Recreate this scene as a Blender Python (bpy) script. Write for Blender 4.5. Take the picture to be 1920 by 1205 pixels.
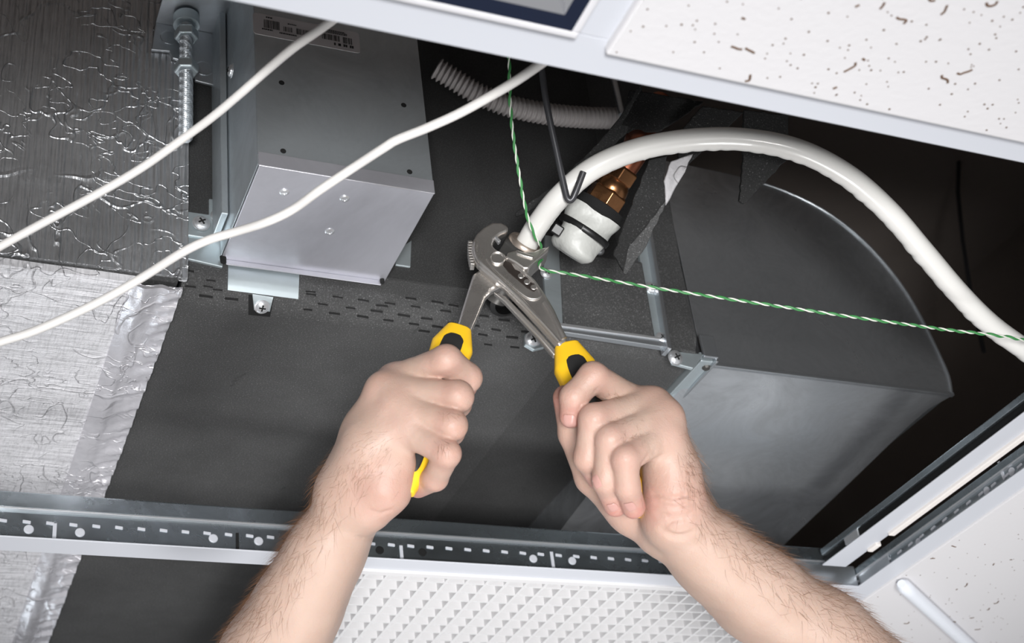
import bpy, bmesh, math, random
import numpy as np
from mathutils import Vector, Matrix
for o in list(bpy.data.objects): bpy.data.objects.remove(o)
random.seed(7); rng = np.random.default_rng(7)
S = bpy.context.scene; COL = S.collection

# ------------------------------------------------------------------ camera, world, lights, exposure
CAMP = Vector((0.0, 0.0, 2.11))          # eye on a step ladder, 0.49 m under the suspended ceiling
YAW, PITCH, ROLL, FPX = 0.46983607, 0.56827995, -0.13841686, 2715.79
cy_, sy_, cp_, sp_ = math.cos(YAW), math.sin(YAW), math.cos(PITCH), math.sin(PITCH)
FWD = Vector((sy_*cp_, cy_*cp_, sp_)); R0 = Vector((cy_, -sy_, 0)); U0 = R0.cross(FWD)
RGT = R0*math.cos(ROLL) + U0*math.sin(ROLL); UPV = -R0*math.sin(ROLL) + U0*math.cos(ROLL)
camd = bpy.data.cameras.new('camera'); cam = bpy.data.objects.new('camera', camd); COL.objects.link(cam)
m = Matrix((RGT, UPV, -FWD)).transposed().to_4x4(); m.translation = CAMP; cam.matrix_world = m
camd.sensor_width = 36; camd.lens = 36*FPX/1920; camd.clip_start = .02
camd.dof.use_dof = True; camd.dof.focus_distance = 1.05; camd.dof.aperture_fstop = 11
S.camera = cam
w = bpy.data.worlds.new('room_light'); S.world = w; w.use_nodes = True
bg = w.node_tree.nodes['Background']; bg.inputs[0].default_value = (.96, .97, 1, 1); bg.inputs[1].default_value = .37
def area(name, loc, target, size, power, spread=180, col=(1, 1, 1)):
    l = bpy.data.lights.new(name, 'AREA'); l.energy = power; l.size = size; l.color = col; l.spread = math.radians(spread)
    o = bpy.data.objects.new(name, l); COL.objects.link(o); o.location = loc
    o.rotation_euler = (Vector(target)-Vector(loc)).to_track_quat('-Z', 'Y').to_euler(); return o
area('softbox_light', (-.40, -1.15, 1.36), (.45, .97, 2.68), .42, 4.6, 44)
area('added_floor_fill', (.50, .72, .35), (.60, 1.02, 2.73), .6, 1.5, 40)  # added fill from below, an unseen lamp that brightens the undersides
S.view_settings.view_transform = 'Standard'; S.view_settings.look = 'None'
S.view_settings.exposure = 0; S.view_settings.gamma = 1; S.view_settings.use_curve_mapping = False

# ------------------------------------------------------------------ measuring helpers: a pixel's sight line met with a real plane or depth
def ray(x, y): return RGT*((x-960)/FPX) - UPV*((y-602.5)/FPX) + FWD
def PD(x, y, d): return CAMP + ray(x, y)*d
def PZ(x, y, z): r = ray(x, y); return CAMP + r*((z-CAMP.z)/r.z)
def PY(x, y, Y): r = ray(x, y); return CAMP + r*(Y/r.y)
def PX(x, y, X): r = ray(x, y); return CAMP + r*(X/r.x)
def PP(x, y, p0, n): r = ray(x, y); return CAMP + r*((p0-CAMP).dot(n)/r.dot(n))
ZC = 2.60                               # ceiling plane
YF, ZF = 0.878, 2.73                    # fan coil: front face and underside
V = Vector
ex, ey, ez = V((1, 0, 0)), V((0, 1, 0)), V((0, 0, 1))

# ------------------------------------------------------------------ mesh builder
class MB:
    def __init__(s): s.v = []; s.f = []; s.m = []
    def add(s, vs, fs, mi=0):
        b = len(s.v); s.v += [V(x) for x in vs]; s.f += [[b+i for i in f] for f in fs]; s.m += [mi]*len(fs); return s
    def box(s, c, h, ax=(ex, ey, ez), mi=0):
        c = V(c); vs = [c+ax[0]*(h[0]*i)+ax[1]*(h[1]*j)+ax[2]*(h[2]*k) for i in (-1, 1) for j in (-1, 1) for k in (-1, 1)]
        fs = [(0, 1, 3, 2), (4, 6, 7, 5), (0, 4, 5, 1), (2, 3, 7, 6), (0, 2, 6, 4), (1, 5, 7, 3)]
        if ax[0].cross(ax[1]).dot(ax[2]) < 0: fs = [f[::-1] for f in fs]
        return s.add(vs, fs, mi)
    def bb(s, a, b, mi=0):
        a, b = V(a), V(b); return s.box((a+b)/2, [abs(x)/2 for x in (b-a)], mi=mi)
    def prism(s, poly, off, mi=0):
        poly = [V(p) for p in poly]; off = V(off); n = len(poly)
        nn = V((0, 0, 0))
        for i in range(n): nn += poly[i].cross(poly[(i+1) % n])
        if nn.dot(off) > 0: poly = poly[::-1]
        vs = poly+[p+off for p in poly]
        fs = [list(range(n)), list(range(2*n-1, n-1, -1))]+[(i, i+n, (i+1) % n+n, (i+1) % n) for i in range(n)]
        return s.add(vs, [list(f)for f in fs], mi)
    def tube(s, path, r, n=12, mi=0, caps=True, rf=None, flat=None):
        path = [V(p) for p in path]; N = len(path); T = []
        for i in range(N): T.append((path[min(i+1, N-1)]-path[max(i-1, 0)]).normalized())
        a = T[0].orthogonal().normalized() if flat is None else (V(flat)-T[0]*V(flat).dot(T[0])).normalized()
        vs = []; 
        for i in range(N):
            a = (a-T[i]*a.dot(T[i])).normalized(); b = T[i].cross(a)
            for j in range(n):
                t = 2*math.pi*j/n
                if rf: ra, rb = rf(i/(N-1), t)
                else: ra = rb = (r[i] if isinstance(r, (list, tuple)) else r)
                vs.append(path[i]+a*(math.cos(t)*ra)+b*(math.sin(t)*rb))
        fs = [(i*n+j, i*n+(j+1) % n, (i+1)*n+(j+1) % n, (i+1)*n+j) for i in range(N-1) for j in range(n)]
        if caps: fs += [list(range(n-1, -1, -1)), list(range((N-1)*n, N*n))]
        return s.add(vs, fs, mi)
    def lathe(s, c, axis, prof, n=16, mi=0, phase=0):
        c = V(c); axis = V(axis).normalized(); a = axis.orthogonal().normalized(); b = axis.cross(a)
        vs = [c+axis*h+(a*math.cos(2*math.pi*j/n+phase)+b*math.sin(2*math.pi*j/n+phase))*r for r, h in prof for j in range(n)]
        N = len(prof); fs = [(i*n+j, i*n+(j+1) % n, (i+1)*n+(j+1) % n, (i+1)*n+j) for i in range(N-1) for j in range(n)]
        fs += [list(range(n-1, -1, -1)), list(range((N-1)*n, N*n))]
        return s.add(vs, fs, mi)
    def grid(s, fn, nu, nv, mi=0):
        vs = [fn(i/nu, j/nv) for i in range(nu+1) for j in range(nv+1)]
        return s.add(vs, [(i*(nv+1)+j, (i+1)*(nv+1)+j, (i+1)*(nv+1)+j+1, i*(nv+1)+j+1) for i in range(nu) for j in range(nv)], mi)
    def build(s, name, mat, parent=None, smooth=False, bevel=0, loc=None, angle=40, seg=2):
        base = parent_world(parent) if parent else V((0, 0, 0))
        if loc is None and not parent and s.v:
            lo = V([min(v[i] for v in s.v) for i in range(3)]); hi = V([max(v[i] for v in s.v) for i in range(3)])
            loc = V(((lo.x+hi.x)/2, (lo.y+hi.y)/2, lo.z))
        org = base if loc is None else V(loc)
        me = bpy.data.meshes.new(name); me.from_pydata([tuple(v-org) for v in s.v], [], s.f)
        mats = mat if isinstance(mat, (list, tuple)) else [mat]
        for mm in mats: me.materials.append(mm)
        if len(mats) > 1: me.polygons.foreach_set('material_index', s.m)
        bm = bmesh.new(); bm.from_mesh(me); bmesh.ops.recalc_face_normals(bm, faces=bm.faces); bm.to_mesh(me); bm.free()
        if smooth:
            me.polygons.foreach_set('use_smooth', [True]*len(me.polygons)); me.set_sharp_from_angle(angle=math.radians(angle))
        o = bpy.data.objects.new(name, me); COL.objects.link(o)
        if parent: o.parent = parent
        o.location = org-base
        if bevel:
            b = o.modifiers.new('bevel', 'BEVEL'); b.width = bevel; b.segments = seg; b.limit_method = 'ANGLE'; b.angle_limit = math.radians(35)
        return o
def parent_world(o):
    p = V((0, 0, 0))
    while o: p += V(o.location); o = o.parent
    return p
def tag(o, label, cat, group=None):
    o['label'] = label; o['category'] = cat
    if group: o['group'] = group
    return o
def thing(name, label, cat, loc, group=None):
    o = bpy.data.objects.new(name, None); COL.objects.link(o); o.location = V(loc); o.empty_display_size = .05
    return tag(o, label, cat, group)
def struct(name, loc=None, mb=None, mat=None, **k):
    if mb: o = mb.build(name, mat, **k)
    else: o = bpy.data.objects.new(name, None); COL.objects.link(o); o.location = V(loc)
    o['kind'] = 'structure'; return o
def spline(pts, n=8):
    P = [V(p) for p in pts]; P = [P[0]*2-P[1]]+P+[P[-1]*2-P[-2]]; out = []
    for i in range(1, len(P)-2):
        a, b, c, d = P[i-1:i+3]
        for j in range(n):
            t = j/n; out.append(.5*((2*b)+(c-a)*t+(2*a-5*b+4*c-d)*t*t+(3*b-a-3*c+d)*t**3))
    return out+[P[-2]]
def frame(n, up=ez):
    n = V(n).normalized(); u = V(up).cross(n)
    u = u.normalized() if u.length > 1e-4 else n.orthogonal().normalized()
    return u, n.cross(u), n

# ------------------------------------------------------------------ materials
class NT:
    def __init__(s, name):
        s.mat = bpy.data.materials.new(name); s.mat.use_nodes = True; s.t = s.mat.node_tree; s.b = s.t.nodes['Principled BSDF']
        s.co = s.t.nodes.new('ShaderNodeTexCoord').outputs['Object']
    def n(s, k, **p):
        o = s.t.nodes.new(k)
        for a, b in p.items():
            if hasattr(o, a): setattr(o, a, b)
            else: o.inputs[a].default_value = b
        return o
    def l(s, a, b): s.t.links.new(a, b)
    def mapped(s, scale=(1, 1, 1), rot=(0, 0, 0)):
        q = s.n('ShaderNodeMapping'); q.inputs['Scale'].default_value = scale; q.inputs['Rotation'].default_value = rot; s.l(s.co, q.inputs[0]); return q.outputs[0]
    def noise(s, scale, detail=3, rough=.5, vec=None, dist=0):
        q = s.n('ShaderNodeTexNoise'); q.inputs['Scale'].default_value = scale; q.inputs['Detail'].default_value = detail; q.inputs['Roughness'].default_value = rough; q.inputs['Distortion'].default_value = dist
        s.l(vec or s.co, q.inputs['Vector']); return q.outputs['Fac']
    def vor(s, scale, feature='F1', vec=None, out='Distance'):
        q = s.n('ShaderNodeTexVoronoi'); q.feature = feature; q.inputs['Scale'].default_value = scale; s.l(vec or s.co, q.inputs['Vector']); return q.outputs[out]
    def ramp(s, fac, stops):
        q = s.n('ShaderNodeValToRGB'); e = q.color_ramp.elements
        while len(e) < len(stops): e.new(.5)
        for i, (p, c) in enumerate(stops): e[i].position = p; e[i].color = (*c, 1) if len(c) == 3 else c
        s.l(fac, q.inputs[0]); return q.outputs[0]
    def mr(s, fac, a, b, c, d):
        q = s.n('ShaderNodeMapRange'); s.l(fac, q.inputs[0])
        for i, x in enumerate((a, b, c, d)): q.inputs[i+1].default_value = x
        return q.outputs[0]
    def math(s, op, a, b=None):
        q = s.n('ShaderNodeMath'); q.operation = op
        for i, x in enumerate((a, b)):
            if x is None: continue
            if isinstance(x, (int, float)): q.inputs[i].default_value = x
            else: s.l(x, q.inputs[i])
        return q.outputs[0]
    def bump(s, h, strength, dist, prev=None):
        q = s.n('ShaderNodeBump'); q.inputs['Strength'].default_value = strength; q.inputs['Distance'].default_value = dist
        s.l(h, q.inputs['Height'])
        if prev: s.l(prev, q.inputs['Normal'])
        return q.outputs[0]
    def set(s, **k):
        for a, b in k.items():
            a = a.replace('_', ' ')
            if hasattr(b, 'is_linked'): s.l(b, s.b.inputs[a])
            else: s.b.inputs[a].default_value = (*b, 1) if isinstance(b, tuple) and len(b) == 3 and 'Radius' not in a else b
        return s.mat
def grey(v): return (v, v, v)
def plain(name, col, rough=.5, metal=0, bump=None, **k):
    t = NT(name); t.set(Base_Color=col, Roughness=rough, Metallic=metal, **k)
    if bump: t.set(Normal=t.bump(t.noise(bump[0]), bump[1], bump[2]))
    return t.mat
def m_foam(name, base=.060, speck=.26):
    t = NT(name); f = t.noise(900, 2, .6); g = t.noise(9, 4, .6)
    c = t.ramp(f, [(.50, grey(base)), (.66, grey(base*1.7)), (.76, grey(speck))])
    q = t.n('ShaderNodeMix'); q.data_type = 'RGBA'; q.blend_type = 'MULTIPLY'; q.inputs[0].default_value = 1
    t.l(c, q.inputs[6]); t.l(t.ramp(g, [(.3, grey(.75)), (.7, grey(1.15))]), q.inputs[7])
    n1 = t.bump(f, .5, .0012); n1 = t.bump(t.noise(14, 4), .25, .004, n1)
    return t.set(Base_Color=q.outputs[2], Roughness=.82, Normal=n1, Specular_IOR_Level=.3)
def m_foil(name, scale, rot, col, rough, metal=.92, grid=None, crease=.5):
    t = NT(name)
    v = t.mapped(scale, rot)
    fine = t.n('ShaderNodeTexWave'); fine.inputs['Scale'].default_value = 1; fine.inputs['Distortion'].default_value = 2.2; fine.inputs['Detail'].default_value = 4; fine.inputs['Detail Scale'].default_value = 2; t.l(v, fine.inputs[0])
    hs = None
    for (sc, ro, lo) in (((9, 9, 9), (.3, .5, .7), .012), ((16, 30, 26), (.9, .4, .8), .010), ((26, 14, 13), (.1, .9, -.7), .010), ((40, 60, 50), (.5, .2, .2), .02)):
        nz = t.noise(1, 2, .55, t.mapped(sc, ro), .4)
        r = t.mr(t.math('ABSOLUTE', t.math('SUBTRACT', nz, .5)), 0, lo, 1, 0)
        r = t.math('MULTIPLY', r, t.mr(t.noise(1, 1, .5, t.mapped((13, 13, 13), (ro[2], ro[0], .2))), .47, .58, 0, 1))
        hs = r if hs is None else t.math('ADD', hs, r)
    n1 = t.bump(fine.outputs['Fac'], .6, .0014); n1 = t.bump(hs, crease, .0016, n1); n1 = t.bump(t.noise(110, 4, .65), .30, .002, n1); n1 = t.bump(t.noise(9, 2), .25, .012, n1)
    cc = t.ramp(t.noise(40, 4, .7), [(.3, tuple(x*.85 for x in col)), (.7, col)])
    if grid:
        for g in grid:
            nz = t.noise(1, 3, .6, t.mapped(g)); n1 = t.bump(nz, .55, .0016, n1)
            q = t.n('ShaderNodeMix'); q.data_type = 'RGBA'; q.blend_type = 'MULTIPLY'; q.inputs[0].default_value = 1; t.l(cc, q.inputs[6]); t.l(t.ramp(nz, [(.36, grey(.84)), (.52, grey(1))]), q.inputs[7]); cc = q.outputs[2]
    return t.set(Base_Color=cc, Metallic=metal, Roughness=rough, Normal=n1)
def m_galv(name, col=(.62, .65, .68), rough=.34, metal=.9, blot=12, con=.78):
    t = NT(name); g = t.noise(blot, 6, .66, dist=.8); h = t.noise(140, 3)
    c = t.ramp(g, [(.36, tuple(x*con for x in col)), (.62, col)])
    r = t.mr(g, .35, .65, rough+.1, rough-.06)
    return t.set(Base_Color=c, Metallic=metal, Roughness=r, Normal=t.bump(h, .06, .0006))
MAT = dict(
    foam=m_foam('black_foam'), foam2=m_foam('black_foam_smooth', .050, .11), slit=plain('dark_slit', grey(.006), .9),
    foil_v=m_foil('foil_side', (60, 60, 2.5), (0, 0, 0), (.80, .81, .83), .44, .9, [(620, 620, 30)], .8), foil_h=m_foil('foil_under', (2.5, 55, 2.5), (0, 0, 0), (.97, .96, .99), .45, .28, [(60, 560, 60), (560, 60, 60), (9, 190, 9)], .8),
    tape=m_foil('foil_tape', (1, 14, 1), (0, 0, 0), (.96, .94, .98), .36, .75),
    galv=m_galv('galvanised_sheet'), galv_plenum=m_galv('galvanised_plenum', (.74, .77, .80), .33, .90, 16, .66), box=m_galv('zinc_box', (.66, .715, .75), .40, .80, 14, .8),
    cover=m_galv('zinc_cover', (.74, .74, .80), .32, .72, 5), zinc=m_galv('zinc_bracket', (.66, .74, .77), .36, .75, 6), steel=plain('bright_steel', (.80, .81, .83), .3, .8),
    tbar=m_galv('tbar_steel', (.42, .47, .50), .24, .95, 18), white_grid=plain('white_grid_paint', (.60, .615, .66), .42), cream=plain('cream_tile_edge', (.85, .80, .76), .8),
    tile=plain('mineral_tile', (.69, .675, .685), .9, bump=(260, .25, .0008)), hole=plain('tile_hole', (.13, .075, .045), 1),
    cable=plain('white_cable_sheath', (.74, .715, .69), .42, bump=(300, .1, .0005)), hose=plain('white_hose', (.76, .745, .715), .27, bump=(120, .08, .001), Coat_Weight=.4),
    conduit=plain('grey_white_conduit', (.36, .335, .33), .5), dark_wire=plain('dark_painted_wire', (.055, .055, .06), .35, .3),
    green=plain('green_insulation', (.05, .24, .07), .45), white_ins=plain('pale_insulation', (.72, .74, .66), .45),
    brass=m_galv('aged_brass', (.42, .20, .09), .28, .95, 40), copper=m_galv('copper', (.45, .16, .09), .35, .95, 30), wrap=plain('white_wrap', (.58, .585, .555), .45, bump=(60, .5, .005)), foil_scrap=m_foil('foil_scrap', (20, 20, 20), (0, 0, 0), (.42, .41, .42), .6, .5), black=plain('black_plastic', grey(.012), .4),
    nutdark=m_galv('dark_nut', (.10, .097, .092), .42, .6, 60), thread=m_galv('worn_thread', (.50, .42, .36), .4, .8, 200),
    nickel=m_galv('nickel_steel', (.70, .665, .63), .32, .9, 30), yellow=plain('yellow_grip', (.95, .57, .02), .38, bump=(200, .06, .0005)), blackgrip=plain('black_grip', grey(.022), .55, bump=(500, .3, .0006)),
    sticker=plain('grey_sticker', (.62, .58, .58), .5), ink=plain('black_ink', grey(.03), .6), concrete=plain('dark_slab', (.34, .29, .26), .9, bump=(8, .4, .02)),
    louver=plain('navy_mirror', (.05, .065, .12), .12, .95), mirror=plain('bright_mirror', (.9, .9, .92), .06, 1), white_metal=plain('white_enamel', (.70, .69, .71), .35),
    plastic_white=plain('white_trunking', (.86, .89, .95), .3), grille=plain('white_plastic_grille', (.72, .71, .715), .45), scrap=m_foam('torn_foam', .02, .16), shade_liner=m_foam('smooth_liner_painted_shade', .036, .06),
)
def m_lamp():
    t = NT('lamp_diffuser'); t.set(Base_Color=(.9, .93, .9)); t.b.inputs['Emission Color'].default_value = (.95, 1, .97, 1); t.b.inputs['Emission Strength'].default_value = 1.1; return t.mat
MAT['lamp'] = m_lamp()

# ------------------------------------------------------------------ the setting: slab, suspended ceiling, grid bars
zc = ZC
mb = MB(); mb.bb((-1.6, -.6, 3.30), (3.2, 3.4, 3.40)); struct('ceiling_slab', mb=mb, mat=MAT['concrete'])
mb = MB(); mb.bb((-1.6, 3.0, zc+.04), (3.2, 3.1, 3.30)); struct('wall_far', mb=mb, mat=MAT['concrete'])
mb = MB(); mb.bb((1.50, -.5, zc+.04), (1.60, 3.0, 3.30)); struct('wall_right', mb=mb, mat=MAT['concrete'])
mb = MB(); mb.bb((-1.5, -.5, zc+.04), (-1.4, 3.0, 3.30)); struct('wall_left', mb=mb, mat=MAT['concrete'])
mb = MB(); mb.bb((-1.4, -.5, zc+.04), (3.0, -.4, 3.30)); struct('wall_near', mb=mb, mat=MAT['concrete'])
YN0, YN1 = .4405, .4637                # flange of the near bar
YB0, YB1 = 1.0395, 1.064               # flange of the far bar
XR0, XR1 = .8535, .8785                # flange of the right runner
XCT = .345                             # cross tee behind the left forearm
XL = -.34
ceil = struct('ceiling', (0.5, .5, zc))
def tile(a, b, drop=0.0, seedn=0, dens=0):
    """mineral tile between two corners (x0,y0)-(x1,y1), its face `drop` under the grid, with its pinholes and fissures"""
    mb = MB(); mb.bb((a[0], a[1], zc-drop), (b[0], b[1], zc+.015)); t = mb.build('tile', MAT['tile'], ceil, bevel=.0015)
    if not dens: return t
    r = random.Random(seedn); A = (b[0]-a[0])*(b[1]-a[1]); z = zc-drop
    mb = MB(); pts = []
    for _ in range(int(A*dens)):
        x = r.uniform(a[0]+.003, b[0]-.003); y = r.uniform(a[1]+.003, b[1]-.003); rr = r.uniform(.0005, .0008)
        mb.lathe((x, y, z+.0004), (0, 0, -1), [(rr, 0), (rr*.9, .00055)], 6)
    o = mb.build('pinholes', MAT['hole'], t); o['kind'] = 'stuff'
    mb = MB()
    for _ in range(int(A*dens*.125)):
        x = r.uniform(a[0]+.006, b[0]-.006); y = r.uniform(a[1]+.006, b[1]-.006); an = r.gauss(.5, .7); p = [V((x, y, z+.0004))]
        for k in range(r.randint(1, 4)):
            an += r.gauss(0, .7); p.append(p[-1]+V((math.cos(an), math.sin(an), 0))*.0022)
        n = len(p); mb.tube(spline(p, 2), .0009, 6)
    o = mb.build('fissures', MAT['hole'], t); o['kind'] = 'stuff'
    return t
xct1 = PZ(1072, 76, zc).x; xct2 = PZ(1132, 90, zc).x   # near cross tee, right of the lamp
tile((xct2, -.35), (xct2+.62, .4455), .005, 3, 8000)
tile((xct2+.645, -.35), (3.0, .4455), .005)
tile((-1.4, -.35), (xct1-.62, .4455), .005)
tile((XR1-.001, .4655), (XR1+.62, 1.62), .0015, 5, 2200)
tile((XR1+.64, .4655), (3.0, 3.0), .003)
tile((-1.4, .4655), (XL-.02, 3.0), .003)
tile((XL, 1.69), (XR1+.62, 3.0), .003)
tile((-1.4, -.5), (3.0, -.375), .003)
def bar(name, a, b, side, lances=False, holes=(), hs=1.0):
    """T-shaped grid bar from a to b (points on the ceiling plane), side: unit vector of the face the camera sees"""
    a, b = V(a), V(b); d = (b-a).normalized(); c = (a+b)/2; L = (b-a).length/2
    o = struct(name, c)
    wv_ = side.normalized()
    MB().box(c+ez*.0006, (L, .01225, .0006), (d, wv_, ez)).build('flange', MAT['white_grid'], o, bevel=.0004)
    MB().box(c+ez*(.0145*hs), (L, .0007, .0135*hs), (d, wv_, ez)).build('web', MAT['tbar'], o)
    MB().box(c+ez*(.0355*hs), (L, .0034, .0072*hs), (d, wv_, ez)).build('bulb', MAT['tbar'], o, bevel=.0014)
    MB().box(c+ez*(.0282*hs)+wv_*.0022, (L, .0022, .0007), (d, wv_, ez)).build('rolled_edge', MAT['steel'], o, bevel=.0003)
    if lances:
        mb = MB(); s = -L+.01
        while s < L-.01:
            mb.box(c+d*s+ez*(.0185*hs+.001*(1-hs))+wv_*.001, (.0030, .0008, .0012), ((d*1+ez*-.1).normalized(), wv_, ez))
            mb.box(c+d*(s+.007)+ez*.0042+wv_*.001, (.0014, .0009, .0012), (d, wv_, ez)); s += .0172
        q = mb.build('lances', MAT['white_grid'], o, bevel=.0004); q['kind'] = 'stuff'
    for (px, py, kind) in holes:
        p = PP(px, py, c+wv_*.0009, wv_)
        if kind == 'd': MB().lathe(p, wv_, [(.0036, -.0002), (.0036, .0004), (.0030, .0004), (.0030, -.0001)], 16).build('hole', MAT['slit'], o)
        elif kind == 'l': MB().lathe(p, wv_, [(.0038, -.0002), (.0036, .0005), (.0030, .0008)], 16).build('hole', MAT['white_grid'], o)
        elif kind == 's': MB().box(p, (.0014, .0004, .0085), (d, wv_, ez)).build('slot', MAT['white_grid'], o)
        elif kind == 't': MB().box(p, (.0012, .0004, .0080), (d, wv_, ez)).build('slot', MAT['slit'], o)
    return o
yb = (YB0+YB1)/2; xr = (XR0+XR1)/2; yn = (YN0+YN1)/2
bar('trim_1', (XL, yb, zc), (XR0, yb, zc), -ey, True, [(712, 1031, 'd'), (792, 1035, 'd'), (54, 992, 'l'), (150, 998, 'l'), (102, 1000, 's'), (753, 1040, 's'), (400, 1009, 'l'), (485, 1014, 'l'), (445, 1016, 't'), (1000, 1047, 'l'), (1036, 1051, 's'), (1073, 1051, 'l'), (1262, 1062, 'l')])
bar('trim_2', (xr, -.35, zc+.0003), (xr, 1.7, zc+.0003), -ex, True, [(1878, 882, 's'), (1897, 884, 'l'), (1850, 920, 'l'), (1722, 1016, 'l')], .56)
bar('trim_3', (-1.4, yn, zc), (XR0+.6, yn, zc), ey)
bar('trim_4', ((xct1+xct2)/2, -.35, zc-.0001), ((xct1+xct2)/2, YN0-.001, zc-.0001), -ex)
bar('trim_5', (XCT, YB1, zc), (XCT, 1.68, zc), -ex)
bar('trim_6', (XL, 1.68, zc), (XR0, 1.68, zc), -ey)
bar('trim_7', (XL-.012, YN1, zc), (XL-.012, 1.7, zc), ex)
# bright splice clip in the corner of the two bars
p = PX(1690, 1040, xr-.0016)
mb = MB(); mb.bb((xr-.0022, 1.0, zc+.004), (xr-.001, yb-.002, zc+.016)); mb.bb((xr-.07, yb-.0022, zc+.004), (xr-.004, yb-.001, zc+.026)); clip = mb.build('splice_clip', MAT['galv'], bevel=.0004); tag(clip, 'crumpled bright splice clip where the two ceiling bars meet', 'clip')

# spare runner lying above the right bar: white flange, dark web, shiny top; cream tile edge beside it
zr = zc+.020
def XZ(px, py, z): return PZ(px, py, z).x
xa, xb = XZ(1558, 1050, zr), XZ(1855, 820, zr); xw = (xa+xb)/2
t = thing('spare_runner', 'loose grid runner with white flange and dark web above right bar', 'ceiling bar', (xw+.03, .75, zr))
MB().bb((xw, .3, zr), (XZ(1919, 817, zr)-.0005, 1.04, zr+.0012)).build('flange', MAT['white_grid'], t, bevel=.0004)
MB().bb((xw+.004, .3, zr+.0012), (xw+.0055, 1.04, zr+.010)).build('web', plain('dark_web', grey(.02), .35, .6), t)
MB().bb((xw+.0015, .3, zr+.010), (xw+.008, 1.04, zr+.0165)).build('bulb', MAT['tbar'], t, bevel=.001)
q = PX(1597, 1006, xw+.003); MB().box(q, (.001, .011, .005), (ex, (ey+ez*.1).normalized(), ez)).build('clip', MAT['steel'], t, bevel=.0008)
xs = XZ(1919, 817, zr-.003)
t = thing('spare_tile', 'edge of a cream ceiling tile leaning beside the loose runner', 'ceiling tile', (xs+.006, .7, zr-.003))
MB().bb((xs, .3, zr-.003), (xs+.007, .965, zr+.002)).build('board', MAT['cream'], t, bevel=.001)
MB().bb((xs+.001, .985, zr-.003), (xs+.007, 1.0, zr+.002)).build('corner_block', MAT['cream'], t, bevel=.001)

# eggcrate grille in the far bay
ft = NT('filter_mat'); ft.set(Base_Color=(.74, .73, .73), Roughness=.9); tr = ft.n('ShaderNodeBsdfTranslucent'); tr.inputs[0].default_value = (.85, .84, .83, 1)
mxs = ft.n('ShaderNodeMixShader'); mxs.inputs[0].default_value = .45; ft.l(ft.b.outputs[0], mxs.inputs[1]); ft.l(tr.outputs[0], mxs.inputs[2]); ft.l(mxs.outputs[0], ft.t.nodes['Material Output'].inputs[0]); MAT['filter'] = ft.mat
gx0, gx1, gy0, gy1 = XCT+.013, XR0-.001, YB1-.004, 1.666
t = thing('ceiling_grille', 'white eggcrate grille panel behind the forearms in the ceiling', 'grille', ((gx0+gx1)/2, (gy0+gy1)/2, zc))
mb = MB(); mb.bb((gx0, gy0, zc-.002), (gx1, gy0+.008, zc+.012)); mb.bb((gx0, gy1-.008, zc-.002), (gx1, gy1, zc+.012)); mb.bb((gx0, gy0, zc-.002), (gx0+.008, gy1, zc+.012)); mb.bb((gx1-.008, gy0, zc-.002), (gx1, gy1, zc+.012)); mb.build('rim', MAT['grille'], t, bevel=.0008)
MB().bb((gx0+.001, gy0+.001, zc+.0195), (gx1-.001, gy1-.001, zc+.0215)).build('backing', MAT['filter'], t)
base = V(t.location)
mx = MB(); mx.bb((-.0012, -(gy1-gy0)/2+.008, -.0015), (.0012, (gy1-gy0)/2-.008, .0192)); s0 = mx.build('slat', MAT['grille'], loc=(0, 0, 0)); s0.parent = t
my = MB(); my.bb((-(gx1-gx0)/2+.008, -.0012, -.0013), ((gx1-gx0)/2-.008, .0012, .0190)); s1 = my.build('slat', MAT['grille'], loc=(0, 0, 0)); s1.parent = t
P_ = .0184; nx = int((gx1-gx0)/P_); ny = int((gy1-gy0)/P_)
for i in range(nx):
    o = s0 if i == 0 else s0.copy()
    if i: COL.objects.link(o)
    o.location = (gx0+.017+i*P_-base.x, 0, 0)
for i in range(ny):
    o = s1 if i == 0 else s1.copy()
    if i: COL.objects.link(o)
    o.location = (0, gy0+.017+i*P_-base.y, 0)

# recessed lamp in the near bay
lx1 = xct1-.001; lx0 = lx1-.595; ly1 = YN0-.001; ly0 = ly1-.595
t = thing('ceiling_light', 'recessed lamp with dark mirrored louvre in a white frame', 'light', ((lx0+lx1)/2, (ly0+ly1)/2, zc))
bwid = .0042
def ring(mb, x0, y0, x1, y1, wd, z0, z1):
    mb.bb((x0, y0, z0), (x1, y0+wd, z1)); mb.bb((x0, y1-wd, z0), (x1, y1, z1)); mb.bb((x0, y0+wd, z0), (x0+wd, y1-wd, z1)); mb.bb((x1-wd, y0+wd, z0), (x1, y1-wd, z1))
mb = MB(); ring(mb, lx0, ly0, lx1, ly1, bwid, zc-.005, zc+.002); mb.build('frame', MAT['white_metal'], t, bevel=.001)
c1 = (lx0+bwid, ly0+bwid, lx1-bwid, ly1-bwid)
def slope(mb, r0, r1, z0, z1):
    a = [V((r0[0], r0[1], z0)), V((r0[2], r0[1], z0)), V((r0[2], r0[3], z0)), V((r0[0], r0[3], z0))]; b = [V((r1[0], r1[1], z1)), V((r1[2], r1[1], z1)), V((r1[2], r1[3], z1)), V((r1[0], r1[3], z1))]
    mb.add(a+b, [(i, (i+1) % 4, (i+1) % 4+4, i+4) for i in range(4)])
def ins(c, d): return (c[0]+d, c[1]+d, c[2]-d, c[3]-d)
mb = MB(); slope(mb, c1, ins(c1, .006), zc-.0045, zc-.001); mb.build('louvre_border', MAT['louver'], t)
c2 = ins(c1, .006); mb = MB(); slope(mb, c2, ins(c2, .05), zc-.001, zc+.055); mb.build('reflector', MAT['mirror'], t)
mb = MB(); mb.bb((c2[0], c2[1], zc+.056), (c2[2], c2[3], zc+.06)); mb.build('diffuser', MAT['lamp'], t)
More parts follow.
